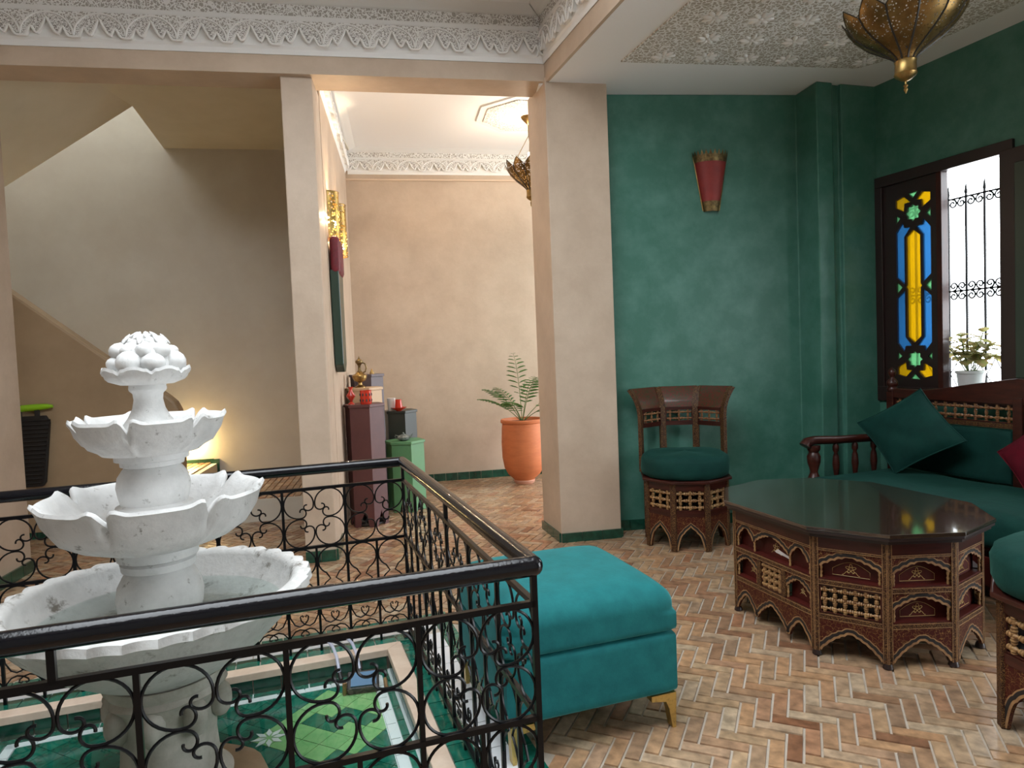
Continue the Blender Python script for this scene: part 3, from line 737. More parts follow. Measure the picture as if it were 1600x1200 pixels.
for a, x0_, x1_, yo, np_ in ((0, -XL, PH, PH, 7), (-PI / 2, -PH, PH, PH, 6), (PI, -PH, XL, PH, 7), (PI / 2, -PH, PH, XL, 6)):          # far, right, near, left
    R4 = Matrix.Rotation(a, 4, 'Z'); pwid = (x1_ - x0_) / np_; k_ = pwid / PW7; hw = pwid / 2
    def put(name, me, x, z=0.0, mx=1, mz=1, sx=1.0):
        return place(name, me, rail, M=R4 @ Matrix.Translation((x, yo, z)) @ Matrix.Diagonal((mx * sx, 1, mz, 1)))
    hb = MB(); hb.tube([(x0_, yo, ZH), (x1_, yo, ZH)], 0.0225, 16, M=R4); hb.ellipsoid((x1_, yo, ZH), (0.0225, 0.0225, 0.0225), 14, 8, M=R4)
    hb.build('handrail', MAT['handrail'], rail, smooth=50)
    for nm, z, t in (('top_bar', ZT, 0.013), ('middle_bar', ZM, 0.012), ('bottom_bar', ZBt, 0.012)):
        MB().box(((x0_ + x1_) / 2, yo, z), (x1_ - x0_, 0.013, t), M=R4).build(nm, MAT['iron'], rail)
    put('stub_post', stub_me, (x0_ + x1_) / 2)
    for i in range(np_):
        x0 = x0_ + pwid * i; xm = x0 + pwid / 2
        put('post' if i == 0 else 'bar', post_me if i == 0 else bar_me, x0)
        put('lower_bar', lbar_me, xm)
        for sx in (1, -1):
            for sz in (1, -1):
                put('scroll', sc_me, xm - sx * pwid * 0.246, zc0 + sz * (ZT - ZM) * 0.246, sx, sz)
            put('ring', key_me, xm - sx * hw / 2, ZM - 0.006 - Rk, sx=k_)
            put('cross_scroll', x_me, xm - sx * hw / 2, ZBt + 0.075, sx=k_)
    MB().box((x0_, yo, 0.004), (0.06, 0.06, 0.006), M=R4).build('base_plate', MAT['iron'], rail)

# ================================================================== FOUNTAIN
FX, FY = -1.055, 1.965
ft = thing('tiered_fountain', 'white carved stone fountain with three shell bowls and fruit on top', 'fountain', (FX, FY, -0.078))
Z0 = 0.078
def notch(a, n, off=0.0):
    p = ((a + off) * n / (2 * PI)) % 1.0
    return min(p, 1 - p) * 2 * PI / n      # angle to the nearest notch
def shell(name, R, zr, zb, rb, lobes, off=0.0, drop=0.035, parent=ft, m='fstone', pinch=0.10, nw=0.075):
    h = zr - zb
    prof = [(rb, zb), (rb * 1.5, zb + 0.03 * h), (R * 0.70, zb + 0.17 * h), (R * 0.85, zb + 0.38 * h), (R * 0.93, zb + 0.62 * h), (R * 0.962, zb + 0.84 * h), (R * 1.0, zr - 0.004), (R * 0.985, zr + 0.005), (R * 0.93, zr - 0.003),
            (R * 0.86, zr - 0.22 * h), (R * 0.76, zr - 0.42 * h), (R * 0.55, zr - 0.60 * h), (R * 0.25, zr - 0.66 * h), (0.001, zr - 0.67 * h)]
    wt = [0, 0, .15, .45, .75, .95, 1, 1, 1, .75, .4, .1, 0, 0]
    def mod(i, a, r, z):
        d = notch(a, lobes, off); w = wt[i]; half = PI / lobes
        nn = math.exp(-(d / (nw * half)) ** 2); ee = math.exp(-((d - 0.23 * half) / (0.15 * half)) ** 2)
        return r * (1 - pinch * w * nn + 0.02 * w * ee), z + w * (-drop * nn + drop * 0.34 * ee)
    return MB().lathe(prof, 168, mod=mod, cap=False).build(name, MAT[m], parent, smooth=50)
def turned(name, prof, n=40, m='fstone', parent=ft, mod=None, sm=40):
    return MB().lathe([(r, z + 0) for r, z in prof], n, mod=mod).build(name, MAT[m], parent, smooth=sm)
def zz(z): return z + Z0
# plinth and pedestal
turned('plinth', [(0.275, 0.0), (0.28, 0.03), (0.262, 0.065), (0.20, 0.09), (0.12, 0.10)], m='plinth', mod=lambda i, a, r, z: (r * (1 + 0.02 * math.sin(7 * a + i)), z))
turned('pedestal', [(0.165, 0.085), (0.17, 0.11), (0.15, 0.13), (0.128, 0.16), (0.122, 0.24), (0.128, 0.33), (0.140, 0.37), (0.158, 0.39), (0.155, 0.405), (0.165, 0.42), (0.165, 0.44)], n=64, m='fstone_dark',
       mod=lambda i, a, r, z: (r * (1 + (0.055 * abs(math.sin(4 * a)) if 2 < i < 8 else 0)), z))
for k in range(8):
    a = k * PI / 4 + 0.2
    MB().ellipsoid((0.145 * math.cos(a), 0.145 * math.sin(a), 0.335), (0.035, 0.035, 0.055), 10, 7).build('capital_leaf', MAT['fstone_dark'], ft, smooth=60)
# big basin
Rb = 0.418; zrb = zz(0.600)
def bmod(i, a, r, z):
    w = [0, 0, 0, .1, .5, 1, 1, .35, 0, 0, 0, 0, 0, 0][i]
    k = abs(math.sin(17 * a)) - 0.6
    return r + 0.013 * w * k, z + 0.009 * w * k
basin = MB().lathe([(0.150, zz(0.360)), (0.20, zz(0.385)), (0.29, zz(0.445)), (0.37, zz(0.525)), (Rb - .020, zrb - 0.036), (Rb + 0.004, zrb - 0.016), (Rb, zrb + 0.006), (Rb - 0.030, zrb + 0.014), (Rb - 0.046, zrb + 0.006), (Rb - 0.052, zrb - 0.006), (0.345, zz(0.54)), (0.27, zz(0.49)), (0.15, zz(0.475)), (0.001, zz(0.473))], 340, mod=bmod, cap=False).build('basin', MAT['fstone_basin'], ft, smooth=50)
tag(basin, 'wide lower basin with a rope edge')
MB().lathe([(0.001, zz(0.532)), (0.15, zz(0.532)), (0.332, zz(0.532))], 48, cap=False).build('basin_water', MAT['water'], ft)
turned('lower_stem', [(0.085, zz(0.48)), (0.100, zz(0.52)), (0.113, zz(0.555)), (0.117, zz(0.59)), (0.111, zz(0.625)), (0.097, zz(0.652)), (0.085, zz(0.668)), (0.098, zz(0.672)), (0.101, zz(0.692)), (0.093, zz(0.698)), (0.108, zz(0.704)), (0.111, zz(0.730)), (0.098, zz(0.742))])
shell('lower_bowl', 0.297, zz(0.885), zz(0.735), 0.10, 7, 0.607, 0.034)
turned('middle_stem', [(0.098, zz(0.775)), (0.100, zz(0.83)), (0.104, zz(0.842)), (0.102, zz(0.856)), (0.088, zz(0.862)), (0.094, zz(0.885)), (0.098, zz(0.91)), (0.093, zz(0.94)), (0.080, zz(0.960)), (0.073, zz(0.968)), (0.084, zz(0.972)), (0.085, zz(0.985)), (0.098, zz(0.988)), (0.099, zz(1.006)), (0.088, zz(1.012))])
shell('middle_bowl', 0.203, zz(1.105), zz(1.005), 0.085, 7, 1.375, 0.028)
turned('upper_stem', [(0.075, zz(1.045)), (0.072, zz(1.085)), (0.055, zz(1.11)), (0.043, zz(1.135)), (0.038, zz(1.16)), (0.040, zz(1.178)), (0.048, zz(1.186)), (0.050, zz(1.192)), (0.048, zz(1.205)), (0.042, zz(1.208))])
shell('upper_bowl', 0.118, zz(1.252), zz(1.203), 0.046, 8, 0.983, 0.016, pinch=0.05, nw=0.5)
fr = turned('fruit_mound', [(0.08, zz(1.225)), (0.085, zz(1.265)), (0.078, zz(1.30)), (0.056, zz(1.325)), (0.03, zz(1.336)), (0.002, zz(1.338))], n=24)
random.seed(5)
for ring, (n, el, r, sz) in enumerate(((8, 0.16, 0.082, 0.031), (9, 0.62, 0.082, 0.026), (7, 1.04, 0.082, 0.021), (4, 1.40, 0.084, 0.016))):
    for k in range(n):
        a = 2 * PI * (k + 0.5 * (ring % 2)) / n + random.uniform(-.12, .12); s = sz * random.uniform(0.75, 1.15)
        c = (r * math.cos(el) * math.cos(a), r * math.cos(el) * math.sin(a), zz(1.252) + r * math.sin(el))
        MB().ellipsoid(c, (s, s, s * random.uniform(.8, 1.1)), 10, 7).build('fruit', MAT['fstone'], fr, smooth=80)
for k in range(9):
    a = -PI / 2 + 0.25 + (k - 4) * 0.42; el = 1.0 + 0.25 * (k % 2)
    c = Vector((0.098 * math.cos(el) * math.cos(a), 0.098 * math.cos(el) * math.sin(a), zz(1.252) + 0.098 * math.sin(el)))
    M = Matrix.Translation(c) @ Matrix.Rotation(a, 4, 'Z') @ Matrix.Rotation(PI / 2 - el + .3, 4, 'Y')
    MB(M).ellipsoid((0, 0, 0), (0.020, 0.009, 0.004), 8, 5).build('stone_leaf', MAT['fstone'], fr, smooth=60)

# submerged floodlight and the clear tubes that run to it
q = pw(0.585, 0.575)
fll = thing('pond_floodlight', 'small black floodlight lying in the pool corner', 'lamp', (q[0], q[1], -0.074), PA_ - 0.15)
MB().box((0, 0, 0.030), (0.125, 0.085, 0.04), M=Matrix.Rotation(0.5, 4, 'X')).build('housing', MAT['black_paint'], fll, bevel=0.006)
MB().box((0.003, -0.002, 0.052), (0.10, 0.062, 0.006), M=Matrix.Rotation(0.5, 4, 'X')).build('glass', MAT['lamp_glass'], fll)
MB().tube([(-0.075, 0.045, 0.0), (-0.072, -0.05, 0.004), (-0.070, -0.055, 0.05)], 0.008, 6).build('bracket', MAT['tan_paint'], fll, smooth=40)
MB().tube([(0.085, 0.045, 0.0), (0.092, -0.05, 0.004)], 0.008, 6).build('bracket', MAT['tan_paint'], fll, smooth=40)
for dx, lab in ((-0.05, 'left of the two clear plastic tubes dipping into the pool'), (0.03, 'right of the two clear plastic tubes dipping into the pool')):
    q = pw(0.545 + dx, 0.60)
    cb = thing('plastic_tube', lab, 'tube', (q[0], q[1], -0.02), PA_, 'clear plastic tubes in the pool corner')
    MB().tube([(0, 0.0, 0.01), (-0.005, 0.05, 0.055), (-0.015, 0.11, 0.075), (-0.03, 0.17, 0.078), (-0.05, 0.24, 0.06), (-0.055, 0.29, 0.030)], 0.007, 8).build('tube', MAT['clear_plastic'], cb, smooth=60)
    MB().tube([(0, 0.0, 0.01), (0.004, -0.02, -0.01)], 0.009, 8).build('tube_end', MAT['black_paint'], cb, smooth=60)

# ================================================================== OTTOMAN
ot = thing('ottoman', 'teal velvet ottoman with gold metal legs beside the railing', 'ottoman', (0.133, 2.372, 0), rad(18.5))
def soft_box(c, d, r, n=10, puff=0.0, M=None, low=None):
    """rounded upholstered block"""
    mb = MB(M); bm = bmesh.new(); bmesh.ops.create_cube(bm, size=1.0)
    for v in bm.verts: v.co = Vector((v.co.x * d[0], v.co.y * d[1], v.co.z * d[2]))
    bmesh.ops.subdivide_edges(bm, edges=bm.edges[:], cuts=n, use_grid_fill=True)
    for v in bm.verts:
        rr = r if (v.co.z > -1e-6 or low is None) else low
        h = [d[i] / 2 for i in range(3)]; q = Vector([max(-h[i] + rr, min(h[i] - rr, v.co[i])) for i in range(3)])
        e = v.co - q
        if e.length > 1e-6: v.co = q + e.normalized() * rr
        nx, ny = v.co.x / h[0], v.co.y / h[1]
        if puff and v.co.z > 0: v.co.z += puff * max(0, 1 - nx ** 4) * max(0, 1 - ny ** 4)
    mb.add([v.co + Vector(c) for v in bm.verts], [[w.index for w in f.verts] for f in bm.faces]); bm.free()
    return mb
soft_box((0, 0, 0.220), (0.60, 0.60, 0.204), 0.02, 12).build('base', MAT['ottoman'], ot, smooth=60)
soft_box((0, 0, 0.393), (0.605, 0.605, 0.142), 0.058, 17, puff=0.030, low=0.022).build('seat_cushion', MAT['ottoman'], ot, smooth=60)
lg = MB().prism([(-0.075, 0.0), (0.016, 0.0), (0.012, -0.118), (0.0, -0.118), (-0.012, -0.05), (-0.022, -0.026), (-0.075, -0.018)], -0.016, 0.016, M=Matrix.Rotation(PI / 2, 4, 'X')).mesh('leg', MAT['brass_leg'])
for sx, sy in ((1, 1), (1, -1), (-1, 1), (-1, -1)):
    place('leg', lg, ot, M=Matrix.Translation((sx * 0.272, sy * 0.278, 0.118)) @ Matrix.Rotation(0 if sx > 0 else PI, 4, 'Z'))

# ================================================================== PAINTED WOOD KIT
def arch_board(mb, u0, u1, v0, v1, pts, wf, th, mi=0):
    """board with an arch cut out of its lower edge; pts run left to right inside [u0,u1]"""
    P = [(u0, v0)] + pts + [(u1, v0)] if pts[0][0] > u0 + 1e-4 else pts
    for (x0, y0), (x1, y1) in zip(P[:-1], P[1:]):
        mb.add([(x0, y0, wf), (x1, y1, wf), (x1, v1, wf), (x0, v1, wf)], [(0, 1, 2, 3)], mi)
        mb.add([(x0, y0, wf - th), (x1, y1, wf - th), (x1, v1, wf - th), (x0, v1, wf - th)], [(3, 2, 1, 0)], mi)
        mb.add([(x0, y0, wf), (x1, y1, wf), (x1, y1, wf - th), (x0, y0, wf - th)], [(3, 2, 1, 0)], mi)
def band(mb, pts, o0, o1, w, mi):
    """painted band following an arch, between the offsets o0 and o1 above it"""
    n = len(pts)
    def off(i, o):
        a, b = pts[max(0, i - 3)], pts[min(n - 1, i + 3)]; t = Vector((b[0] - a[0], b[1] - a[1])).normalized(); return (pts[i][0] - t.y * o, pts[i][1] + t.x * o)
    for i in range(n - 1):
        p = [off(i, o0), off(i + 1, o0), off(i + 1, o1), off(i, o1)]
        mb.add([(q[0], q[1], w) for q in p], [(0, 1, 2, 3)], mi)
def fret_part(name, u0, u1, v0, v1, arches, wf, th, parent, M, mw='gilt_panel', pw_=1.8, rip=0.0055, og=0.13):
    """arches: list of (centre, width, height, ripple count)"""
    mb = MB(M); P = []
    for c, w, h, nr in arches:
        P.append([(c + x, min(v1 - 0.004, v0 + y)) for x, y in arch_pts(w, h, 16, rip, nr, og, pw_)])
    allp = [(u0, v0)] + [p for a in P for p in a] + [(u1, v0)]
    arch_board(mb, u0, u1, v0, v1, allp, wf, th)
    for a in P:
        for o0, o1, mi in ((0.0, 0.009, 1), (0.009, 0.021, 2), (0.021, 0.0255, 1)):
            aa = [p for p in a if p[1] < v1 - 0.020]
            band(mb, a, o0, o1, wf + 0.0006 + 0.0002 * mi, mi) if len(aa) == len(a) else band(mb, [(x, min(y, v1 - o1 - 0.002)) for x, y in a], o0, o1, wf + 0.0006 + 0.0002 * mi, mi)
    return mb.build(name, [MAT[mw], MAT['tan_paint'], MAT['black_paint']], parent, recalc=False)
def rosette_pts(r):
    return [((r * (0.72 + 0.28 * math.cos(5 * t))) * math.sin(t), (r * (0.72 + 0.28 * math.cos(5 * t))) * math.cos(t)) for t in [2 * PI * i / 60 for i in range(60)]]
def ornament(M, cx, cy, r, w, parent):
    mb = MB(M)
    mb.tube([(cx + x, cy + y, w) for x, y in rosette_pts(r)], 0.0011, 4, closed=True)
    mb.tube([(cx + x * .55, cy - y * .55, w) for x, y in rosette_pts(r)], 0.0011, 4, closed=True)
    for s in (-1, 1):
        mb.tube([(cx + s * (r * 0.3 + r * 1.3 * t), cy - r * 0.95 + r * 0.35 * math.sin(t * 5), w) for t in [i / 14 for i in range(15)]], 0.0011, 4)
    return mb.build('gold_ornament', MAT['gold_line'], parent)
def outline(M, u0, u1, v0, v1, w, parent, arched=True):
    pts = [(u0, v0, w), (u0, v0 + (v1 - v0) * .45, w)]
    if arched: pts += [(u0 + (u1 - u0) * i / 10, v0 + (v1 - v0) * (.45 + .55 * math.sin(PI * i / 10)), w) for i in range(1, 10)]
    pts += [(u1, v0 + (v1 - v0) * .45, w), (u1, v0, w)]
    return MB(M).tube(pts, 0.0010, 4, closed=True).build('gold_outline', MAT['gold_line'], parent)
def colonnette(name, h, r, parent, M, x, y, w):
    mb = MB(M @ Matrix.Translation((x, y, w)) @ Matrix.Rotation(-PI / 2, 4, 'X'))
    mb.lathe([(r * .8, 0), (r, h * .15), (r * .6, h * .3), (r * 1.1, h * .45), (r * .6, h * .6), (r, h * .8), (r * .7, h)], 8)
    return mb.build(name, MAT['spindle_wood'], parent, smooth=60)
_spc = {}
def spindle_mesh(L, n, r, m):
    """turned spindle of length L with n bead groups"""
    key = (round(L, 4), n, round(r, 4), m)
    if key in _spc: return _spc[key]
    pr = [(r * .55, 0)]
    for i in range(n):
        z0 = L * i / n; s = L / n
        pr += [(r * .55, z0 + s * .10), (r * 1.0, z0 + s * .18), (r * 1.0, z0 + s * .30), (r * .55, z0 + s * .36), (r * 1.15, z0 + s * .42), (r * 1.15, z0 + s * .58), (r * .55, z0 + s * .64), (r * 1.0, z0 + s * .70), (r * 1.0, z0 + s * .82), (r * .55, z0 + s * .90)]
    pr.append((r * .55, L))
    _spc[key] = MB().lathe(pr, 8).mesh('spindle', MAT[m], smooth=50)
    return _spc[key]
def lattice(M, u0, u1, v0, v1, nu, nv, w, parent, m='spindle_wood', r=0.0062, name='lattice', frame=None):
    """turned-wood grille: the back rod frame is the part, each spindle a sub-part"""
    fm = MB(M); t = 0.006
    for c, d in (((u0 + u1) / 2, v0), (None, None)): pass
    fm.box(((u0 + u1) / 2, v0 + t / 2, w), (u1 - u0, t, 0.012)); fm.box(((u0 + u1) / 2, v1 - t / 2, w), (u1 - u0, t, 0.012))
    fm.box((u0 + t / 2, (v0 + v1) / 2, w), (t, v1 - v0, 0.012)); fm.box((u1 - t / 2, (v0 + v1) / 2, w), (t, v1 - v0, 0.012))
    o = fm.build(name, MAT['wood'], parent)
    vm = spindle_mesh(v1 - v0, nv + 1, r, m); hm = spindle_mesh(u1 - u0, nu + 1, r, m)
    for i in range(nu):
        u = u0 + (u1 - u0) * (i + .5) / nu
        place('spindle', vm, o, M=M @ Matrix.Translation((u, v0, w)) @ Matrix.Rotation(-PI / 2, 4, 'X'))
    for j in range(nv):
        v = v0 + (v1 - v0) * (j + .5) / nv
        place('spindle', hm, o, M=M @ Matrix.Translation((u0, v, w)) @ Matrix.Rotation(PI / 2, 4, 'Y'))
    return o
def panel(M, u0, u1, v0, v1, w, parent, name='back_panel', m='wood_panel'):
    return MB(M).box(((u0 + u1) / 2, (v0 + v1) / 2, w - 0.005), (u1 - u0, v1 - v0, 0.010)).build(name, MAT[m], parent)
def shelf(M, u0, u1, v, w0, w1, parent):
    return MB(M).box(((u0 + u1) / 2, v, (w0 + w1) / 2), (u1 - u0, 0.006, w1 - w0)).build('niche_shelf', MAT['wood_panel'], parent)
def rail_part(M, u0, u1, v, h, w, parent, m='gilt_wood', th=0.018):
    mb = MB(M).box(((u0 + u1) / 2, v, w - th / 2), (u1 - u0, h, th))
    if m == 'gilt_wood':
        for s in (1, -1): mb.box(((u0 + u1) / 2, v + s * (h / 2 - 0.0025), w + 0.0004), (u1 - u0, 0.0022, 0.0010), 1)
    return mb.build('rail', [MAT[m], MAT['tan_paint']], parent)
def niche(M, u0, u1, v0, v1, parent, arches=None, dep=0.034, orn=True):
    """recessed niche: back panel, floor, lobed arch in front, little columns"""
    panel(M, u0, u1, v0, v1, -dep, parent); shelf(M, u0, u1, v0 + 0.003, -dep, -0.004, parent)
    w = u1 - u0; h = v1 - v0
    ar = arches or [((u0 + u1) / 2, w * 0.94, h * 0.40, 4)]
    vb = v0 + h * 0.44
    fret_part('arch_fret', u0, u1, vb, v1, ar, -0.004, 0.010, parent, M)
    cols = [u0 + 0.008, u1 - 0.008] + [(a[0] + a[1] / 2 + b[0] - b[1] / 2) / 2 for a, b in zip(ar[:-1], ar[1:])]
    for cx in cols: colonnette('colonnette', h * 0.44, 0.0055, parent, M, cx, v0 + 0.006, -0.009)
    if orn:
        outline(M, u0 + w * .2, u1 - w * .2, v0 + h * .14, v0 + h * .62, -dep + 0.001, parent)
        ornament(M, (u0 + u1) / 2, v0 + h * .40, min(h * .17, w * .1), -dep + 0.001, parent)

# ================================================================== TABLE
def dec(B, s, L, a0=-72):
    P = [Vector(B)]
    for i, (l, a) in enumerate([(L, a0), (s, a0 + 36), (s, a0 + 72), (s, a0 + 108), (s, a0 + 144), (L, a0 + 180), (s, a0 + 216), (s, a0 + 252), (s, a0 + 288)]):
        P.append(P[-1] + Vector((math.cos(rad(a)), math.sin(rad(a)))) * l)
    return P
TP = dec((0.972, 3.145), 0.282, 0.535)
tc_ = sum(TP, Vector((0, 0))) / 10
tb = thing('coffee_table', 'long ten-sided painted wooden coffee table with a dark glass top', 'table', (tc_.x, tc_.y, 0))
top = [(p.x - tc_.x, p.y - tc_.y) for p in TP]; body = offs(top, -0.035)
MB().prism(top, 0.500, 0.512).build('table_top', MAT['wood_dark'], tb, bevel=0.003)
MB().prism(offs(top, 0.004), 0.513, 0.528).build('glass_top', MAT['glass_black'], tb, bevel=0.003)
MB().prism(offs(top, -0.012), 0.486, 0.4995).build('top_moulding', MAT['wood_dark'], tb)
n = 10
for i in range(n):
    p0, p1 = body[i], body[(i + 1) % n]; M, L = face_M(p0, p1)
    # corner post with a turned foot
    a, b = Vector(body[i - 1]), Vector(body[i]); c = Vector(body[(i + 1) % n]); u, v_ = (b - a).normalized(), (c - b).normalized()
    m_ = (Vector((u.y, -u.x)) + Vector((v_.y, -v_.x))).normalized(); w = 0.019
    q = [b - u * w, b, b + v_ * w, b + v_ * w - Vector((v_.y, -v_.x)) * 0.016, b - m_ * 0.022, b - u * w - Vector((u.y, -u.x)) * 0.016]
    pm = MB().prism([(x.x, x.y) for x in q], 0.022, 0.486)
    for dr, base in ((u, b - u * w), (v_, b + v_ * w)):
        nrm = Vector((dr.y, -dr.x)); 
        for f_ in (0.0025, w - 0.0025):
            cc = (b - u * f_ if dr is u else b + v_ * f_) + nrm * 0.0003
            pm.box((0, 0, 0.254), (0.0020, 0.0010, 0.464), 1, M=Matrix.Translation((cc.x, cc.y, 0)) @ Matrix.Rotation(math.atan2(dr.y, dr.x), 4, 'Z'))
    po = pm.build('corner_post', [MAT['gilt_wood'], MAT['tan_paint']], tb)
    MB().lathe([(0.014, 0), (0.019, 0.004), (0.017, 0.014), (0.014, 0.023)], 10, c=(b.x - m_.x * 0.015, b.y - m_.y * 0.015, 0)).build('foot', MAT['wood_dark'], po, smooth=50)
    e = 0.019
    MB(M).box((L / 2, 0.462, -0.008), (L - 2 * e, 0.048, 0.016)).build('top_frieze', MAT['wood'], tb)
    rail_part(M, e, L - e, 0.433, 0.012, 0.0, tb); rail_part(M, e, L - e, 0.302, 0.022, 0.0, tb); rail_part(M, e, L - e, 0.165, 0.022, 0.0, tb)
    if i in (0, 5):      # long sides
        w3 = L - 2 * e
        niche(M, e, L - e, 0.313, 0.427, tb, [(e + w3 * .14, w3 * .20, 0.048, 2), (e + w3 * .5, w3 * .44, 0.050, 5), (e + w3 * .86, w3 * .20, 0.048, 2)], orn=False)
        ornament(M, L / 2, 0.362, 0.020, -0.033, tb)
        for k in (1, 2): MB(M).box((e + w3 * k / 3, 0.2335, -0.008), (0.024, 0.115, 0.016)).build('divider', MAT['gilt_wood'], tb)
        for k in (0, 2): niche(M, e + w3 * k / 3 + (0.012 if k else 0), e + w3 * (k + 1) / 3 - (0.012 if k == 0 else 0), 0.176, 0.291, tb, orn=False); ornament(M, e + w3 * (k + .5) / 3, 0.222, 0.012, -0.033, tb)
        panel(M, e + w3 / 3 + .012, e + 2 * w3 / 3 - .012, 0.176, 0.291, -0.03, tb, m='black_paint')
        lattice(M, e + w3 / 3 + .013, e + 2 * w3 / 3 - .013, 0.178, 0.289, 4, 4, -0.010, tb, r=0.0085)
        fret_part('apron', e, L - e, 0.026, 0.154, [(e + w3 * .14, w3 * .26, 0.075, 2), (e + w3 * .5, w3 * .40, 0.082, 5), (e + w3 * .86, w3 * .26, 0.075, 2)], -0.001, 0.012, tb, M)
    else:
        niche(M, e, L - e, 0.313, 0.427, tb)
        if i in (1, 4, 6, 9):
            panel(M, e, L - e, 0.176, 0.291, -0.03, tb, m='black_paint')
            lattice(M, e + .001, L - e - .001, 0.178, 0.289, 6, 3, -0.010, tb, r=0.0078)
        else: niche(M, e, L - e, 0.176, 0.291, tb)
        fret_part('apron', e, L - e, 0.026, 0.154, [(L / 2, L - 2 * e - 0.01, 0.082, 5)], -0.001, 0.012, tb, M)
# worn pale scratch on the long side
M, L = face_M(body[0], body[1])
wp = MB(M).prism([(L * .48, 0.346), (L * .50, 0.341), (L * .60, 0.338), (L * .655, 0.335), (L * .66, 0.345), (L * .58, 0.352), (L * .52, 0.359)], -0.0335, -0.0322).build('worn_patch', MAT['white_flake'], tb)
tag(wp, 'pale scratched patch on the long side')

# ================================================================== BARREL CHAIRS
def barrel_chair(label, loc, rz, group):
    ch = thing('barrel_chair', label, 'chair', (*loc, 0), rz, group)
    R = 0.272
    oc_ = [(R * math.cos(rad(-112.5 + 45 * k)), R * math.sin(rad(-112.5 + 45 * k))) for k in range(8)]     # face 0 = front
    MB().prism(offs(oc_, 0.022), 0.418, 0.436).build('seat_rim', MAT['wood'], ch, bevel=0.004)
    MB().prism(offs(oc_, -0.03), 0.205, 0.215).build('inner_floor', MAT['wood_dark'], ch)
    for i in range(8):
        p0, p1 = oc_[i], oc_[(i + 1) % 8]; M, L = face_M(p0, p1); b = Vector(p0); m_ = b.normalized()
        M2 = Matrix.Translation((b.x - m_.x * .012, b.y - m_.y * .012, 0)) @ Matrix.Rotation(math.atan2(m_.y, m_.x), 4, 'Z')
        MB(M2).box((0, 0, 0.209), (0.026, 0.036, 0.418)).build('corner_post', MAT['gilt_wood'], ch, bevel=0.003)
        e = 0.018
        rail_part(M, e, L - e, 0.398, 0.04, 0.0, ch, 'wood'); rail_part(M, e, L - e, 0.232, 0.034, 0.0, ch, 'wood')
        lattice(M, e, L - e, 0.25, 0.377, 3, 3, -0.010, ch, r=0.0098)
        fret_part('arch_apron', e, L - e, 0.006, 0.214, [(L / 2, L - 2 * e - 0.016, 0.150, 2)], -0.002, 0.014, ch, M, pw_=3.2, rip=0.008, og=0.22)
    # round seat cushion
    MB().lathe([(0.02, 0.437), (0.250, 0.437), (0.268, 0.447), (0.276, 0.475), (0.276, 0.535), (0.266, 0.560), (0.235, 0.578), (0.12, 0.586), (0.001, 0.588)], 40, cap=False,
               mod=lambda i, a, r, z: (r + (0.003 * math.sin(9 * a + i * 2) if 1 < i < 6 else 0), z + (0.004 * math.sin(3 * a) if i > 3 else 0))).build('seat_cushion', MAT['velvet'], ch, smooth=70)
    # back: four uprights on the rear corners, curled outwards at the top
    vb = [3, 4, 5, 6]
    # rear corners are indices 2..5 -> angles -22.5, 22.5 ... use the four rearmost
    ang = [rad(22.5), rad(67.5), rad(112.5), rad(157.5)]
    def prof(z):     # radial offset of the back at height z
        t = max(0, (z - 0.80) / 0.19); return 0.292 + 0.082 * t * t
    zs = [0.436, 0.55, 0.65, 0.72, 0.80, 0.85, 0.89, 0.925, 0.955, 0.975]
    for a in ang:
        mb = MB(); n_ = len(zs); hw_, th = 0.021, 0.016
        vs_ = []
        for z in zs:
            r = prof(z); c = Vector((math.cos(a), math.sin(a))); t = Vector((-c.y, c.x))
            for dr, dt in ((-th, -hw_), (0.006, -hw_), (0.006, hw_), (-th, hw_)):
                q = c * (r + dr) + t * dt; vs_.append((q.x, q.y, z + (0.006 if dr < 0 else 0) * (z > 0.9)))
        fs = []
        for i in range(n_ - 1):
            for k in range(4): fs.append((i * 4 + k, i * 4 + (k + 1) % 4, i * 4 + 4 + (k + 1) % 4, i * 4 + 4 + k))
        fs += [(0, 1, 2, 3), tuple((n_ - 1) * 4 + k for k in (3, 2, 1, 0))]
        mb.add(vs_, fs); mb.build('upright', MAT['gilt_wood'], ch, smooth=30)
    for a0, a1 in zip(ang[:-1], ang[1:]):
        def pt(s, z, inn): # point between two uprights
            r = prof(z) - inn; c0, c1 = Vector((math.cos(a0), math.sin(a0))) * r, Vector((math.cos(a1), math.sin(a1))) * r
            q = c0 * (1 - s) + c1 * s; return (q.x, q.y, z)
        # crest panel
        zc = [0.845, 0.875, 0.90, 0.925, 0.945, 0.962, 0.975, 0.983]
        mb = MB(); mb.grid(lambda i, j: pt(0.04 + 0.92 * j, zc[round(i * 7)], 0.006), 7, 2); mb.grid(lambda i, j: pt(0.96 - 0.92 * j, zc[round(i * 7)], -0.006), 7, 2)
        mb.add([pt(0.0, 0.983, 0.006), pt(1, 0.983, 0.006), pt(1, 0.983, -0.012), pt(0, 0.983, -0.012)], [(0, 1, 2, 3)])
        mb.add([pt(0.04, 0.845, 0.006), pt(.96, 0.845, 0.006), pt(.96, 0.845, -0.006), pt(0.04, 0.845, -0.006)], [(3, 2, 1, 0)])
        mb.build('crest_panel', MAT['gilt_back'], ch, smooth=50, recalc=False)
        q0, q1 = pt(0.09, 0.8, 0.004), pt(0.91, 0.8, 0.004); M, L = face_M(q1, q0)
        rail_part(M, 0, L, 0.838, 0.016, 0.006, ch, 'wood', 0.014)
        rail_part(M, 0, L, 0.735, 0.024, 0.006, ch, 'wood', 0.014)
        lattice(M, 0.002, L - 0.002, 0.747, 0.831, 3, 2, 0.0, ch, 'spindle_red', 0.0075)
    return ch
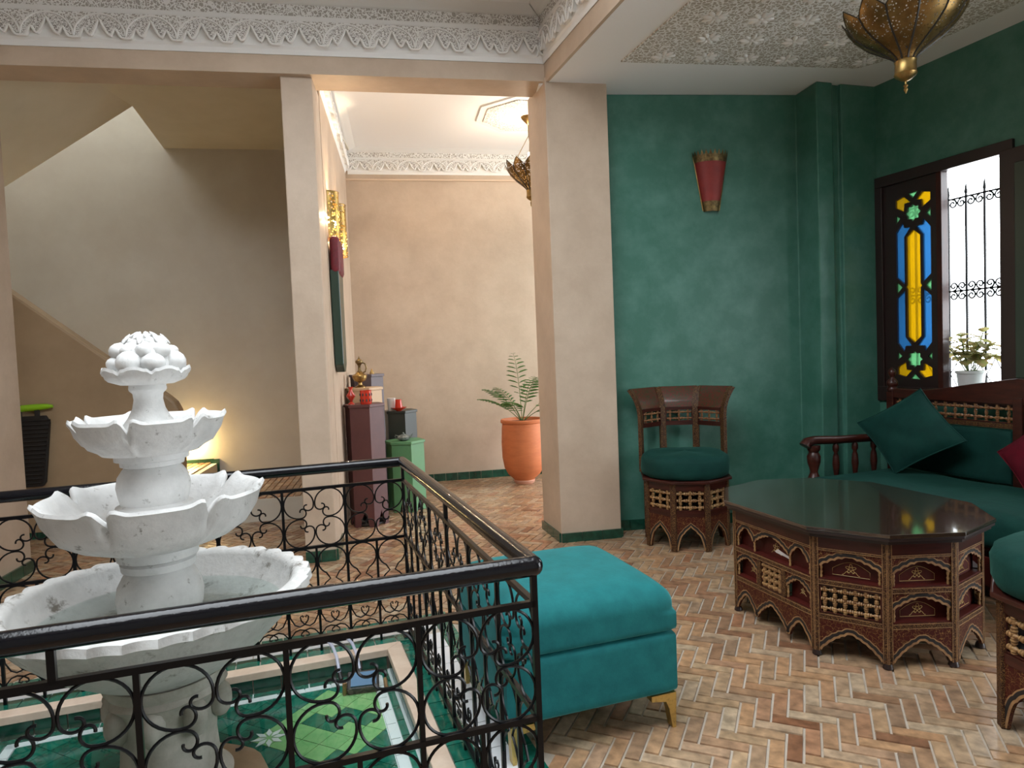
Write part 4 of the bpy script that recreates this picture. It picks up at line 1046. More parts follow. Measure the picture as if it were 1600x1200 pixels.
barrel_chair('carved wooden barrel chair with green seat against the green wall', (1.087, 4.327), rad(-8), 'barrel chairs round the coffee table')
barrel_chair('carved wooden barrel chair with green seat cut off by the right edge', (1.775, 2.045), rad(188), 'barrel chairs round the coffee table')

# ================================================================== SOFA
SO = Vector((2.48, 4.42)); ss = Vector((0.29, -0.957)).normalized()
so = thing('wooden_sofa', 'carved wooden sofa with green velvet seat under the window', 'sofa', (SO.x, SO.y, 0), math.atan2(ss.y, ss.x))
# local: x along the wall towards the viewer, y = towards the wall (left of x), so front is -y
SL = 1.66; SD = 0.66
front = -SD
MB().box((SL / 2, -SD / 2 + 0.02, 0.135), (SL, SD - 0.04, 0.20)).build('base', MAT['wood'], so, bevel=0.004)
MB().box((SL / 2, front + 0.012, 0.265), (SL + 0.02, 0.03, 0.045)).build('front_rail', MAT['wood'], so, bevel=0.008)
for k in range(4):
    w = SL / 4
    MB().box((w * (k + .5), front + 0.016, 0.14), (w - 0.05, 0.012, 0.14)).build('front_panel', MAT['wood_panel'], so, bevel=0.004)
for x in (0.03, SL - 0.03):
    MB().box((x, front + 0.03, 0.018), (0.07, 0.07, 0.036)).build('foot', MAT['wood_dark'], so, bevel=0.004)
    MB().box((x, -0.03, 0.018), (0.07, 0.07, 0.036)).build('foot', MAT['wood_dark'], so, bevel=0.004)
sc_ = soft_box((SL / 2, -SD / 2 - 0.03, 0.34), (SL - 0.03, SD + 0.015, 0.165), 0.05, 16, puff=0.012)
for p in sc_.v: p.z += 0.006 * math.sin(p.x * 9 + p.y * 4) * (p.z > 0.38)
sc_.build('seat_cushion', MAT['velvet'], so, smooth=60)
def turned_post(name, x, y, z0, z1, prof, parent=so, m='wood', r=1.0):
    return MB().lathe([(a * r, z0 + (z1 - z0) * b) for a, b in prof], 14, c=(x, y, 0)).build(name, MAT[m], parent, smooth=50)
for x in (0.0, SL / 2, SL):
    MB().box((x, 0.0, 0.49), (0.052, 0.05, 0.83)).build('back_post', MAT['wood'], so, bevel=0.004)
    if x != SL / 2:
        turned_post('finial', x, 0, 0.905, 1.06, [(0.030, 0), (0.034, .12), (0.026, .2), (0.036, .3), (0.033, .42), (0.016, .55), (0.014, .62), (0.022, .70), (0.024, .82), (0.016, .94), (0.004, 1)])
# crest: level at the ends, swelling towards the middle
N = 30
cb = MB(); top_ = []; bot_ = []
for i in range(N + 1):
    x = 0.02 + (SL - 0.04) * i / N; t = x / SL
    h = 0.925 + 0.085 * max(0, 1 - abs(t - 0.5) / 0.36) ** 1.0 * (math.sin(min(1, max(0, (0.5 - abs(t - .5)) / .36 - .02)) * PI / 2))
    top_.append((x, h)); bot_.append((x, 0.868))
cb.prism(bot_ + top_[::-1], -0.018, 0.018, M=Matrix.Rotation(PI / 2, 4, 'X'))
cb.build('crest_rail', MAT['wood'], so, bevel=0.004)
for k in (0, 1):
    x0, x1 = SL / 2 * k + 0.03, SL / 2 * (k + 1) - 0.03
    M = Matrix(((1, 0, 0, x0), (0, 0, -1, 0), (0, 1, 0, 0), (0, 0, 0, 1)))
    MB(M).box(((x1 - x0) / 2, 0.745, 0), (x1 - x0, 0.026, 0.03)).build('lattice_rail', MAT['gilt_wood'], so)
    lattice(M, 0, x1 - x0, 0.760, 0.866, 12, 2, 0.0, so, 'spindle_red', 0.0085)
    soft_box(((x0 + x1) / 2, 0.0 - 0.005, 0.575), (x1 - x0, 0.06, 0.30), 0.02, 8).build('back_cushion', MAT['velvet'], so, smooth=60)
bal = [(0.012, 0), (0.020, .06), (0.020, .12), (0.011, .2), (0.013, .3), (0.022, .55), (0.018, .72), (0.011, .8), (0.020, .86), (0.020, .93), (0.012, 1)]
for x in (0.0, SL):
    turned_post('arm_post', x, front + 0.03, 0.29, 0.60, [(0.028, 0), (0.034, .05), (0.034, .2), (0.022, .26), (0.034, .34), (0.024, .42), (0.020, .46), (0.036, .66), (0.038, .78), (0.026, .86), (0.036, .92), (0.036, 1)], r=1.1)
    ar = MB(); ar.tube([(x, front - 0.035, 0.600), (x, front - 0.02, 0.622), (x, front + 0.03, 0.632), (x, front + 0.2, 0.622), (x, -0.02, 0.612)], lambda t: 0.036 - 0.010 * min(1, t * 1.6), 12)
    ar.build('arm', MAT['wood'], so, smooth=60)
    for k in range(3): turned_post('baluster', x, front + 0.20 + 0.15 * k, 0.30, 0.60, bal)

def pillow(name, label, loc, size, th, M, m, cat='cushion', nn=18):
    t = thing(name, label, cat, loc)
    def f(sg):
        def g(u, v):
            a, b = 2 * u - 1, 2 * v - 1
            pinch = 1 - 0.10 * (1 - abs(a) ** 2) * abs(b) ** 6 - 0.0
            x = a * size / 2 * (1 - 0.07 * (1 - b * b)); y = b * size / 2 * (1 - 0.07 * (1 - a * a))
            z = sg * th / 2 * (max(0, 1 - a * a) ** 0.55) * (max(0, 1 - b * b) ** 0.55)
            return (x, y, z + 0.004 * math.sin(a * 7 + b * 5) * (1 - a * a) * (1 - b * b))
        return g
    mb = MB(M); mb.grid(f(1), nn, nn); b2 = MB(M); b2.grid(f(-1), nn, nn)
    b2.f = [tuple(reversed(q)) for q in b2.f]
    k = len(mb.v); mb.v += b2.v; mb.f += [tuple(i + k for i in q) for q in b2.f]; mb.mi += b2.mi
    mb.build('cover', MAT[m], t, smooth=80, recalc=False)
    pe = MB(M)
    pe.tube([f(1)(u, v) for u, v in [(i / 12, 0) for i in range(12)] + [(1, i / 12) for i in range(12)] + [(1 - i / 12, 1) for i in range(12)] + [(0, 1 - i / 12) for i in range(12)]], 0.004, 6, closed=True)
    pe.build('piping', MAT[m], t, smooth=60)
    return t
sn = Vector((-0.957, -0.29))
# green pillow standing on a corner, leaning on the sofa back
loc = SO + ss * 0.30 + sn * 0.20
Zax = Vector((sn.x * 0.97 + ss.x * .12, sn.y * 0.97 + ss.y * .12, 0.34)).normalized(); Xax = Vector((ss.x, ss.y, 0)); Xax = (Xax - Zax * Xax.dot(Zax)).normalized(); Yax = Zax.cross(Xax)
M = Matrix(((Xax.x, Yax.x, Zax.x, 0), (Xax.y, Yax.y, Zax.y, 0), (Xax.z, Yax.z, Zax.z, 0.262), (0, 0, 0, 1))) @ Matrix.Diagonal((1.32, 1.0, 1.0, 1)) @ Matrix.Rotation(rad(43), 4, 'Z')
pillow('throw_pillow', 'dark green velvet pillow standing on its corner on the sofa', (loc.x, loc.y, 0.425), 0.38, 0.15, M, 'velvet', 'pillow')
loc = SO + ss * 1.03 + sn * 0.16
Zax = Vector((sn.x, sn.y, 0.3)).normalized(); Xax = (Vector((ss.x, ss.y, 0)) - Zax * Vector((ss.x, ss.y, 0)).dot(Zax)).normalized(); Yax = Zax.cross(Xax)
M = Matrix(((Xax.x, Yax.x, Zax.x, 0), (Xax.y, Yax.y, Zax.y, 0), (Xax.z, Yax.z, Zax.z, 0.20), (0, 0, 0, 1))) @ Matrix.Rotation(rad(45), 4, 'Z')
pillow('throw_pillow', 'dark red velvet pillow at the right edge on the sofa', (loc.x, loc.y, 0.425), 0.29, 0.12, M, 'velvet_red', 'pillow')

# ================================================================== WINDOW
win = bpy.data.objects.new('window_1', None); COL.objects.link(win); win['kind'] = 'structure'; win['label'] = 'dark wooden window with a stained glass leaf and iron grille'; win.empty_display_size = 0.1
win.matrix_world = MW
def wbox(name, x0, x1, y0, y1, z0, z1, m='wood_dark', parent=win, bevel=0.003):
    return MB().box(((x0 + x1) / 2, (y0 + y1) / 2, (z0 + z1) / 2), (x1 - x0, y1 - y0, z1 - z0)).build(name, MAT[m], parent, bevel=bevel)
# casing
wbox('frame_top', 0.0, 0.90, 2.275, 2.345, -0.05, 0.022); wbox('frame_bottom', 0.0, 0.90, 0.825, 0.925, -0.05, 0.022)
wbox('frame_side', 0.0, 0.055, 0.925, 2.275, -0.05, 0.022); wbox('frame_side', 0.835, 0.90, 0.925, 2.275, -0.05, 0.022)
wbox('window_post', 0.436, 0.470, 0.925, 2.275, -0.05, 0.012, 'wood')
wbox('window_sill', 0.035, 0.875, 0.845, 0.862, -0.27, -0.05, 'sill_stone')
# stained glass leaf: dark board pierced for the panes
gx0, gx1, gy0, gy1 = 0.148, 0.394, 0.985, 2.215
def gp(s, t): return (gx0 + (gx1 - gx0) * s, gy1 - (gy1 - gy0) * t)
def star(cs, ct, r=0.056, r2=0.042):
    c = gp(cs, ct); return [(c[0] + (r if k % 2 else r2) * math.cos(k * PI / 8 + PI / 8), c[1] + (r if k % 2 else r2) * math.sin(k * PI / 8 + PI / 8)) for k in range(16)]
half = []
Yl = [(0.0, 0.042), (0.24, 0.030), (0.42, 0.066), (0.26, 0.068), (0.24, 0.110), (0.0, 0.082)]
Yr = [(1 - a, b - 0.004) for a, b in Yl][::-1]
Gt = [(0.36, 0.020), (0.64, 0.018), (0.5, 0.048)]
Gl = [(0.0, 0.122), (0.13, 0.142), (0.0, 0.168)]; Gr = [(1.0, 0.118), (1.0, 0.165), (0.87, 0.140)]
Bl = [(0.0, 0.215), (0.20, 0.165), (0.24, 0.196), (0.42, 0.198), (0.24, 0.245), (0.24, 0.497), (0.0, 0.455)]
Br = [(1 - a, b) for a, b in Bl][::-1]
Ml = [(0.0, 0.478), (0.17, 0.512), (0.0, 0.546)]; Mr = [(1 - a, b) for a, b in Ml][::-1]
Ce = [(0.5, 0.212), (0.70, 0.247), (0.70, 0.500), (0.735, 0.512), (0.70, 0.524), (0.70, 0.777), (0.5, 0.812), (0.30, 0.777), (0.30, 0.524), (0.265, 0.512), (0.30, 0.500), (0.30, 0.247)]
def flip(P): return [(a, 1.024 - b) for a, b in P][::-1]
panes = []
for P, m in ((Yl, 'glass_yellow'), (Yr, 'glass_yellow'), (Gt, 'glass_green'), (Gl, 'glass_green'), (Gr, 'glass_green'), (Bl, 'glass_blue'), (Br, 'glass_blue')):
    panes.append(([gp(*q) for q in P], m)); panes.append(([gp(*q) for q in flip(P)], m))
for P, m in ((Ml, 'glass_green'), (Mr, 'glass_green'), (Ce, 'glass_yellow')): panes.append(([gp(*q) for q in P], m))
panes.append((star(0.5, 0.124), 'glass_green')); panes.append((star(0.5, 0.900), 'glass_green'))
outer = [(0.055, 0.925), (0.436, 0.925), (0.436, 2.275), (0.055, 2.275)]
loops = [outer] + [P for P, _ in panes]
flat = [p for l in loops for p in l]
tri = tessellate_polygon([[Vector((p[0], p[1], 0)) for p in l] for l in loops])
leafb = MB(); nfl = len(flat)
leafb.add([(p[0], p[1], 0.004) for p in flat] + [(p[0], p[1], -0.022) for p in flat], [tuple(t) for t in tri] + [tuple(i + nfl for i in reversed(t)) for t in tri])
k0 = 0
for l in loops:
    n_ = len(l)
    leafb.f += [(k0 + i, k0 + (i + 1) % n_, k0 + nfl + (i + 1) % n_, k0 + nfl + i) for i in range(n_)]; leafb.mi += [0] * n_
    k0 += n_
leaf = leafb.build('stained_leaf', MAT['wood_dark'], win)
for P, m in panes:
    MB().prism(P, -0.012, -0.008).build('pane', MAT[m], leaf)
# second leaf, folded back on the wall
wbox('open_leaf', 0.845, 1.27, 0.94, 2.285, 0.024, 0.05)
wbox('open_leaf_panel', 0.93, 1.18, 1.0, 2.2, 0.050, 0.056, 'panel_green')
# wrought iron grille outside
gr = bpy.data.objects.new('grille', None); COL.objects.link(gr); gr.parent = win; gr.empty_display_size = 0.05
zg = -0.235
gb = MB().box((0, 1.50, 0), (0.011, 1.30, 0.011)); gb.lathe([(0.0055, 0), (0.010, 0.014), (0.005, 0.05), (0.0005, 0.085)], 8, M=Matrix.Translation((0, 2.15, 0)) @ Matrix.Rotation(-PI / 2, 4, 'X'))
gme = gb.mesh('bar', MAT['iron'])
xs = [0.105 + 0.117 * k for k in range(7)]
for x in xs: place('bar', gme, gr, (x, 0, zg))
for y in (0.90, 1.54, 2.135): MB().box((0.455, y, zg), (0.84, 0.010, 0.010)).build('cross_bar', MAT['iron'], gr)
def spiral(r, t0, turns, sgn=1, n=26): return [(r * (1 - 0.72 * i / n) * math.cos(t0 + sgn * 2 * PI * turns * i / n), r * (1 - 0.72 * i / n) * math.sin(t0 + sgn * 2 * PI * turns * i / n), 0) for i in range(n + 1)]
spm = MB().tube(spiral(0.028, PI / 2, 1.25), 0.0052, 5).mesh('scroll', MAT['iron'], smooth=60)
for x in xs:
    for y, sy in ((1.54, 1), (1.54, -1), (2.135, -1)):
        for sx in (1, -1): place('scroll', spm, gr, M=Matrix.Translation((x + sx * 0.030, y + sy * 0.032, zg)) @ Matrix.Diagonal((-sx, -sy, 1, 1)))
    cr = MB()
    for sx in (1, -1): cr.tube([(x + sx * 0.055, 0.90, zg), (x + sx * 0.03, 0.955, zg), (x, 1.0, zg), (x - sx * 0.0, 1.0, zg)], 0.003, 5)
    for sx in (1, -1): cr.tube([(x + sx * 0.055, 1.10, zg), (x + sx * 0.03, 1.045, zg), (x, 1.0, zg)], 0.003, 5)
    cr.build('scroll', MAT['iron'], gr, smooth=60)

# potted plant on the sill
q = MW @ Vector((0.545, 0.862, -0.135))
pp_ = thing('potted_coleus', 'small potted coleus with mottled leaves on the window sill', 'plant', q, math.atan2(wd.y, wd.x))
MB().lathe([(0.058, 0), (0.062, 0.004), (0.078, 0.150), (0.086, 0.152), (0.086, 0.168), (0.078, 0.168), (0.074, 0.155), (0.001, 0.150)], 28, cap=False).build('pot', MAT['white_pot'], pp_, smooth=40)
MB().lathe([(0.001, 0.155), (0.076, 0.153)], 20, cap=False).build('soil', MAT['soil'], pp_)
lm = MB()
lm.grid(lambda u, v: ((v - .5) * 0.058 * math.sin(PI * min(1, u * 1.02 + .02)) ** .7 * (1 + .12 * math.sin(u * 30)), u * 0.075, -0.022 * u * u + 0.010 * abs(v - .5)), 8, 4)
lme = lm.mesh('leaf', MAT['leaf_coleus'], smooth=60, recalc=False)
random.seed(3)
for k in range(9):
    a = 2 * PI * k / 9 + random.uniform(-.2, .2); el = random.uniform(0.55, 1.35); L = random.uniform(0.16, 0.30)
    tip = Vector((math.cos(a) * math.cos(el) * L * 1.1, math.sin(a) * math.cos(el) * L * 0.7, 0.155 + math.sin(el) * L))
    base = Vector((0.02 * math.cos(a), 0.02 * math.sin(a), 0.153)); mid = base * .5 + tip * .5 + Vector((0, 0, 0.03))
    MB().tube([base, mid, tip], 0.0034, 5).build('stalk', MAT['stem'], pp_, smooth=60)
    for j in range(11):
        t = 0.4 + 0.6 * j / 10; p = base * (1 - t) ** 2 + mid * 2 * t * (1 - t) + tip * t * t
        sc = random.uniform(0.8, 1.35)
        place('leaf', lme, pp_, M=Matrix.Translation(p) @ Matrix.Rotation(random.uniform(0, 2 * PI), 4, 'Z') @ Matrix.Rotation(random.uniform(-0.5, 0.7), 4, 'X') @ Matrix.Diagonal((sc, sc, sc, 1)))

# ================================================================== LAMPS
def lotus(name, label, loc, R, H, n, top_z, chain_r, group):
    """hanging brass lantern in the shape of an open lotus; loc is the centre of the rim, H its depth"""
    t = thing(name, label, 'lantern', (loc[0], loc[1], top_z), 0.15, group)
    zr = loc[2] - top_z
    def rp(s): # radius at s (0 = base, 1 = rim)
        T_ = [(0, .16), (.08, .20), (.2, .36), (.4, .64), (.55, .80), (.75, .92), (1, 1.0)]
        for (a0, r0), (a1, r1) in zip(T_[:-1], T_[1:]):
            if s <= a1: return R * (r0 + (r1 - r0) * (s - a0) / (a1 - a0))
        return R
    pet = MB(); w = PI / n
    def f(u, v):
        s = u; a = (v - .5) * 2 * w * 0.985; tipd = 0.26 * (abs(v - .5) * 2) * max(0, (u - .6) / .4)
        s2 = s - tipd
        r = rp(s2) * (1 + 0.05 * math.cos(a / w * PI / 2) * u)
        return (r * math.cos(a), r * math.sin(a), -H + H * s2)
    pet.grid(f, 16, 6); pme = pet.mesh('petal', MAT['brass_pierced'], smooth=60, recalc=False)
    rb = MB(); rb.tube([f(i / 16, 0.0) for i in range(17)], 0.0045, 5); rme = rb.mesh('rib', MAT['rib_metal'], smooth=60)
    eb = MB(); eb.tube([f(1, i / 6) for i in range(7)], 0.0025, 5); eme = eb.mesh('petal_edge', MAT['rib_metal'], smooth=60)
    for k in range(n):
        p = place('petal', pme, t, (0, 0, zr), 2 * PI * k / n); place('rib', rme, p); place('petal_edge', eme, p)
    rc = R * 0.17
    MB().lathe([(rc * .95, 0.005), (rc * 1.08, -0.003), (rc * 1.02, -0.012), (rc * 1.05, -0.05), (rc * 1.12, -0.056), (rc, -0.066), (rc * .5, -0.082), (rc * .12, -0.088), (rc * .1, -0.10), (rc * .25, -0.106), (rc * .12, -0.114), (rc * .22, -0.122), (0.001, -0.14)], 20, c=(0, 0, zr - H), cap=False).build('finial', MAT['brass'], t, smooth=40)
    hub = zr * 0.42
    MB().lathe([(0.001, 0), (chain_r * 2.2, 0), (chain_r * 2.0, -0.015), (chain_r * .5, -0.06), (0.001, -0.07)], 18, cap=False).build('canopy', MAT['brass'], t, smooth=40)
    MB().tube([(0, 0, -0.06), (0, 0, hub)], 0.004, 6).build('cord', MAT['brass_dark'], t)
    for k in range(4):
        a = 2 * PI * (k + .5) / 4
        MB().tube([(0, 0, hub), (rp(.95) * math.cos(a), rp(.95) * math.sin(a), zr - 0.03)], 0.0028, 5).build('chain', MAT['brass_dark'], t)
    MB().tube([(0, 0, hub), (0.006, 0, hub - 0.05), (0, 0, zr + 0.03)], 0.003, 5).build('lamp_cord', MAT['brass_dark'], t)
    MB().lathe([(0.012, 0.06), (0.016, 0.03), (0.016, 0.0), (0.03, -0.03), (0.026, -0.06), (0.001, -0.075)], 14, c=(0, 0, zr + 0.02), cap=False).build('bulb', MAT['white_glaze'], t, smooth=60)
    return t
lotus('lotus_lantern', 'pierced brass lotus lantern hanging from the salon ceiling', (1.762, 3.0, 2.685), 0.240, 0.235, 11, ZR, 0.03, 'brass lotus lanterns')
lotus('lotus_lantern', 'pierced brass lotus lantern hanging in the alcove', (0.225, 5.85, 2.875), 0.205, 0.24, 11, ZAL - 0.02, 0.028, 'brass lotus lanterns')
point('alcove_fill_light', (0, 0, -0.36), 22.0, (1.0, 0.80, 0.60), 0.06, bpy.data.objects['lotus_lantern.001'])  # added fill to brighten the alcove; the lantern's own bulb is unlit

# red sconce on the green wall
GA, GB = Vector((0.60, 4.637)), Vector((2.05, 4.80)); Mg, Lg = face_M((GA.x, GA.y), (GB.x, GB.y))
sx_ = (Vector((1.42, 4.73)) - GA).length
sc = thing('wall_sconce', 'red leather wall sconce with brass crown on the green wall', 'lamp', Mg @ Vector((sx_, 2.16, 0.0)), math.atan2(GB.y - GA.y, GB.x - GA.x))
def half_cone(r0, r1, z0, z1, n=20, k=0.75):
    mb = MB(); mb.lathe([(r0, z0), (r1, z1)], n, cap=False, a0=PI, a1=2 * PI); 
    for p in mb.v: p.y *= k
    return mb
half_cone(0.062, 0.112, 0.075, 0.345).build('shade', MAT['red_leather'], sc, smooth=60)
cw = half_cone(0.113, 0.122, 0.340, 0.385)
for k in range(13):
    a = PI + PI * (k + .5) / 13; r = 0.123
    cw.add([(r * math.cos(a - .10), .75 * r * math.sin(a - .10), 0.384), (r * math.cos(a + .10), .75 * r * math.sin(a + .10), 0.384), (1.04 * r * math.cos(a), .78 * r * math.sin(a), 0.418)], [(0, 1, 2)])
cw.build('crown', MAT['brass_dark'], sc)
half_cone(0.052, 0.064, 0.012, 0.080).build('base_cup', MAT['brass_dark'], sc, smooth=60)
for s in (1, -1): MB().tube([(s * 0.058, -0.003, 0.02), (s * 0.118, -0.003, 0.38)], 0.004, 6).build('edge_wire', MAT['brass'], sc)
MB().box((0, -0.002, 0.2), (0.10, 0.004, 0.36)).build('backplate', MAT['brass_dark'], sc)

# two lit pierced sconces and the long green panel on the alcove side wall
LA, LB = Vector((-1.195, 4.55)), Vector((-1.53, 6.66)); Ml_, _ = face_M((LA.x, LA.y), (LB.x, LB.y))     # z of this frame points into the alcove
def pierced(label, along, z0, z1, r, bz):
    t = thing('pierced_sconce', label, 'lamp', Ml_ @ Vector((along, z0, 0)), math.atan2(LB.y - LA.y, LB.x - LA.x), 'pierced brass sconces in the alcove')
    mb = MB(); mb.lathe([(r, 0), (r, z1 - z0)], 20, cap=False, a0=PI, a1=2 * PI); mb.build('shade', MAT['brass_sconce'], t, smooth=60)
    for z in (0, z1 - z0): MB().tube([(r * math.cos(PI + PI * i / 16), r * math.sin(PI + PI * i / 16), z) for i in range(17)], 0.004, 6).build('rim', MAT['brass'], t, smooth=60)
    MB().box((0, -0.003, (z1 - z0) / 2), (2 * r, 0.005, z1 - z0)).build('backplate', MAT['brass'], t)
    MB().ellipsoid((0, -r * .5, bz - z0), (0.018, 0.018, 0.026), 12, 8).build('bulb', MAT['bulb_lit'], t, smooth=60)
    point('sconce_light', (0, -r * .55, bz - z0 + 0.05), 36.0, (1.0, 0.74, 0.46), 0.02, t)
    return t
pierced('lit pierced brass sconce nearest the stair pillar', 0.24, 2.10, 2.42, 0.075, 2.20)
pierced('lit pierced brass sconce deeper in the alcove, lower of the pair', 0.86, 2.07, 2.47, 0.075, 2.14)
q = Ml_ @ Vector((0.22, 1.17, 0.0))
gp_ = thing('wall_hanging', 'long narrow dark green hanging with crimson top on the alcove side wall', 'wall hanging', q, math.atan2(LB.y - LA.y, LB.x - LA.x))
MB().prism([(-0.02, 0.0), (0.08, 0.0), (0.16, 0.05), (0.20, 0.70), (-0.14, 0.70), (-0.10, 0.05)], 0.004, 0.062, M=Matrix.Rotation(PI / 2, 4, 'X')).build('green_panel', MAT['panel_green'], gp_, bevel=0.008)
cm = soft_box((0.02, -0.042, 0.80), (0.33, 0.068, 0.26), 0.03, 8); cm.build('crimson_top', MAT['crimson'], gp_, smooth=60)
for k in (0, 1): MB().lathe([(0.004, 0), (0.012, -0.01), (0.010, -0.03), (0.018, -0.12), (0.001, -0.125)], 10, c=(0.19 + 0.02 * k, -0.04, 0.74 - 0.06 * k), cap=False).build('tassel', MAT['crimson'], gp_, smooth=60)

# ================================================================== ALCOVE PEDESTALS AND CROCKERY
def pedestal(label, c, R, H, m, rot, arch=True):
    t = thing('pedestal', label, 'pedestal', (*c, 0), rot, 'painted pedestals in the alcove')
    P = [(R * math.cos(PI / 3 * k), R * math.sin(PI / 3 * k)) for k in range(6)]
    MB().prism(offs(P, 0.010), H - 0.022, H).build('top', MAT[m], t, bevel=0.003)
    for k in range(6):
        M, L = face_M(P[k], P[(k + 1) % 6])
        mb = MB(M); ap_ = [(L / 2 + x, 0.0 + y) for x, y in arch_pts(L * 0.46, 0.12, 10, 0.0, 1, 0.25, 2.4)]
        arch_board(mb, 0, L, 0.0, H - 0.0222, ap_, 0.0, 0.010)
        mb.build('side', MAT[m], t, recalc=False)
    MB().prism(offs(P, -0.014), 0.01, 0.02).build('inside_floor', MAT['black_paint'], t)
    return t
rA = rad(-3)
pedestal('tall maroon pedestal nearest the railing', (-1.128, 5.135), 0.148, 0.918, 'maroon', rA)
pedestal('tall tan pedestal behind the maroon one', (-1.185, 5.425), 0.142, 1.030, 'tan_ped', rA)
pedestal('tallest dusky purple pedestal at the back of the row', (-1.222, 5.715), 0.140, 1.128, 'purple_grey', rA)
pedestal('black pedestal behind the green one', (-0.985, 5.875), 0.145, 0.803, 'black_ped', rA)
pedestal('low green pedestal in front of the black one', (-0.905, 5.585), 0.158, 0.575, 'green_ped', rA)

def pot_thing(name, label, cat, loc, parts):
    t = thing(name, label, cat, loc)
    for nm, prof, m in parts:
        MB().lathe(prof, 24, cap=False).build(nm, MAT[m], t, smooth=40)
    return t
bt = pot_thing('brass_teapot', 'brass footed pot with tall lid and handle on the tan pedestal', 'pot', (-1.205, 5.385, 1.03), [
    ('foot', [(0.001, 0.0), (0.045, 0.0), (0.044, 0.006), (0.018, 0.022), (0.014, 0.04), (0.02, 0.046)], 'brass'),
    ('bowl', [(0.018, 0.044), (0.045, 0.055), (0.056, 0.078), (0.056, 0.088), (0.060, 0.092), (0.058, 0.098), (0.04, 0.108), (0.02, 0.125)], 'brass'),
    ('lid', [(0.022, 0.124), (0.012, 0.14), (0.010, 0.17), (0.018, 0.185), (0.030, 0.20), (0.028, 0.215), (0.012, 0.225), (0.006, 0.235), (0.001, 0.25)], 'brass_dark')])
MB().tube([(0.018, 0, 0.20), (0.045, 0, 0.19), (0.055, 0, 0.155), (0.045, 0, 0.125), (0.02, 0, 0.115)], 0.006, 8).build('handle', MAT['brass_dark'], bt, smooth=60)
pot_thing('brass_bell', 'tiny brass cone on the purple pedestal', 'ornament', (-1.165, 5.66, 1.128), [('body', [(0.001, 0), (0.020, 0), (0.018, 0.012), (0.008, 0.03), (0.004, 0.042), (0.001, 0.044)], 'brass')])
pot_thing('red_vase', 'small red waisted vase on the maroon pedestal', 'vase', (-1.212, 5.085, 0.918), [('body', [(0.001, 0), (0.026, 0), (0.024, 0.006), (0.010, 0.018), (0.012, 0.03), (0.034, 0.062), (0.034, 0.07), (0.014, 0.095), (0.012, 0.115), (0.020, 0.132), (0.017, 0.132), (0.009, 0.115)], 'red_glaze')])
rc_ = pot_thing('red_holder', 'red openwork candle holder on the maroon pedestal', 'candle holder', (-1.095, 5.06, 0.918), [('body', [(0.001, 0.001), (0.038, 0.0), (0.043, 0.01), (0.042, 0.095), (0.044, 0.104), (0.038, 0.104), (0.036, 0.012)], 'red_glaze')])
for k in range(10):
    a = 2 * PI * k / 10
    for z in (0.03, 0.072): MB().ellipsoid((0.0425 * math.cos(a), 0.0425 * math.sin(a), z), (0.006, 0.006, 0.012), 6, 4).build('piercing', MAT['black_paint'], rc_)
pot_thing('white_cup', 'white cup beside the red cup on the black pedestal', 'cup', (-1.040, 5.80, 0.803), [('body', [(0.001, 0.0), (0.026, 0.0), (0.030, 0.01), (0.036, 0.105), (0.038, 0.110), (0.034, 0.108), (0.028, 0.012)], 'white_glaze')])
pot_thing('red_saucer', 'red saucer on the black pedestal', 'saucer', (-0.972, 5.765, 0.803), [('dish', [(0.001, 0.008), (0.022, 0.0), (0.026, 0.006), (0.066, 0.026), (0.070, 0.031), (0.064, 0.029), (0.02, 0.012)], 'red_glaze')])
pot_thing('red_cup', 'red cup standing in the red saucer', 'cup', (-0.972, 5.765, 0.815), [('body', [(0.001, 0.0), (0.022, 0.0), (0.033, 0.01), (0.026, 0.075), (0.027, 0.085), (0.023, 0.083), (0.022, 0.014)], 'red_glaze')])
tp = pot_thing('ceramic_teapot', 'tiny dark glazed teapot on the green pedestal', 'teapot', (-0.905, 5.53, 0.575), [('body', [(0.001, 0.0), (0.028, 0.0), (0.048, 0.014), (0.052, 0.03), (0.042, 0.044), (0.02, 0.052), (0.008, 0.056), (0.010, 0.064), (0.001, 0.070)], 'grey_glaze')])
MB().tube([(0.046, 0, 0.026), (0.066, 0, 0.036), (0.076, 0, 0.056)], lambda t: 0.009 - 0.005 * t, 8).build('spout', MAT['grey_glaze'], tp, smooth=60)
MB().tube([(-0.044, 0, 0.04), (-0.064, 0, 0.048), (-0.070, 0, 0.034), (-0.060, 0, 0.02), (-0.048, 0, 0.018)], 0.0045, 7).build('handle', MAT['grey_glaze'], tp, smooth=60)

# ================================================================== POTTED PALM
pl = thing('potted_palm', 'young palm in a big terracotta pot against the alcove wall', 'plant', (0.085, 6.50, 0))
MB().lathe([(0.001, 0.0), (0.082, 0.0), (0.092, 0.012), (0.100, 0.045), (0.155, 0.095), (0.188, 0.16), (0.205, 0.26), (0.208, 0.40), (0.200, 0.54), (0.195, 0.585), (0.208, 0.592), (0.212, 0.612), (0.204, 0.624), (0.186, 0.622), (0.182, 0.60), (0.16, 0.575)], 48, cap=False).build('pot', [MAT['terracotta']], pl, smooth=40)
MB().lathe([(0.079, -0.0), (0.0845, 0.0005), (0.096, 0.013), (0.103, 0.035), (0.100, 0.04)], 40, cap=False).build('pot_foot', MAT['terracotta_pale'], pl, smooth=40)
MB().lathe([(0.001, 0.60), (0.09, 0.602), (0.188, 0.592)], 28, cap=False).build('soil', MAT['soil'], pl, smooth=40)
random.seed(9)
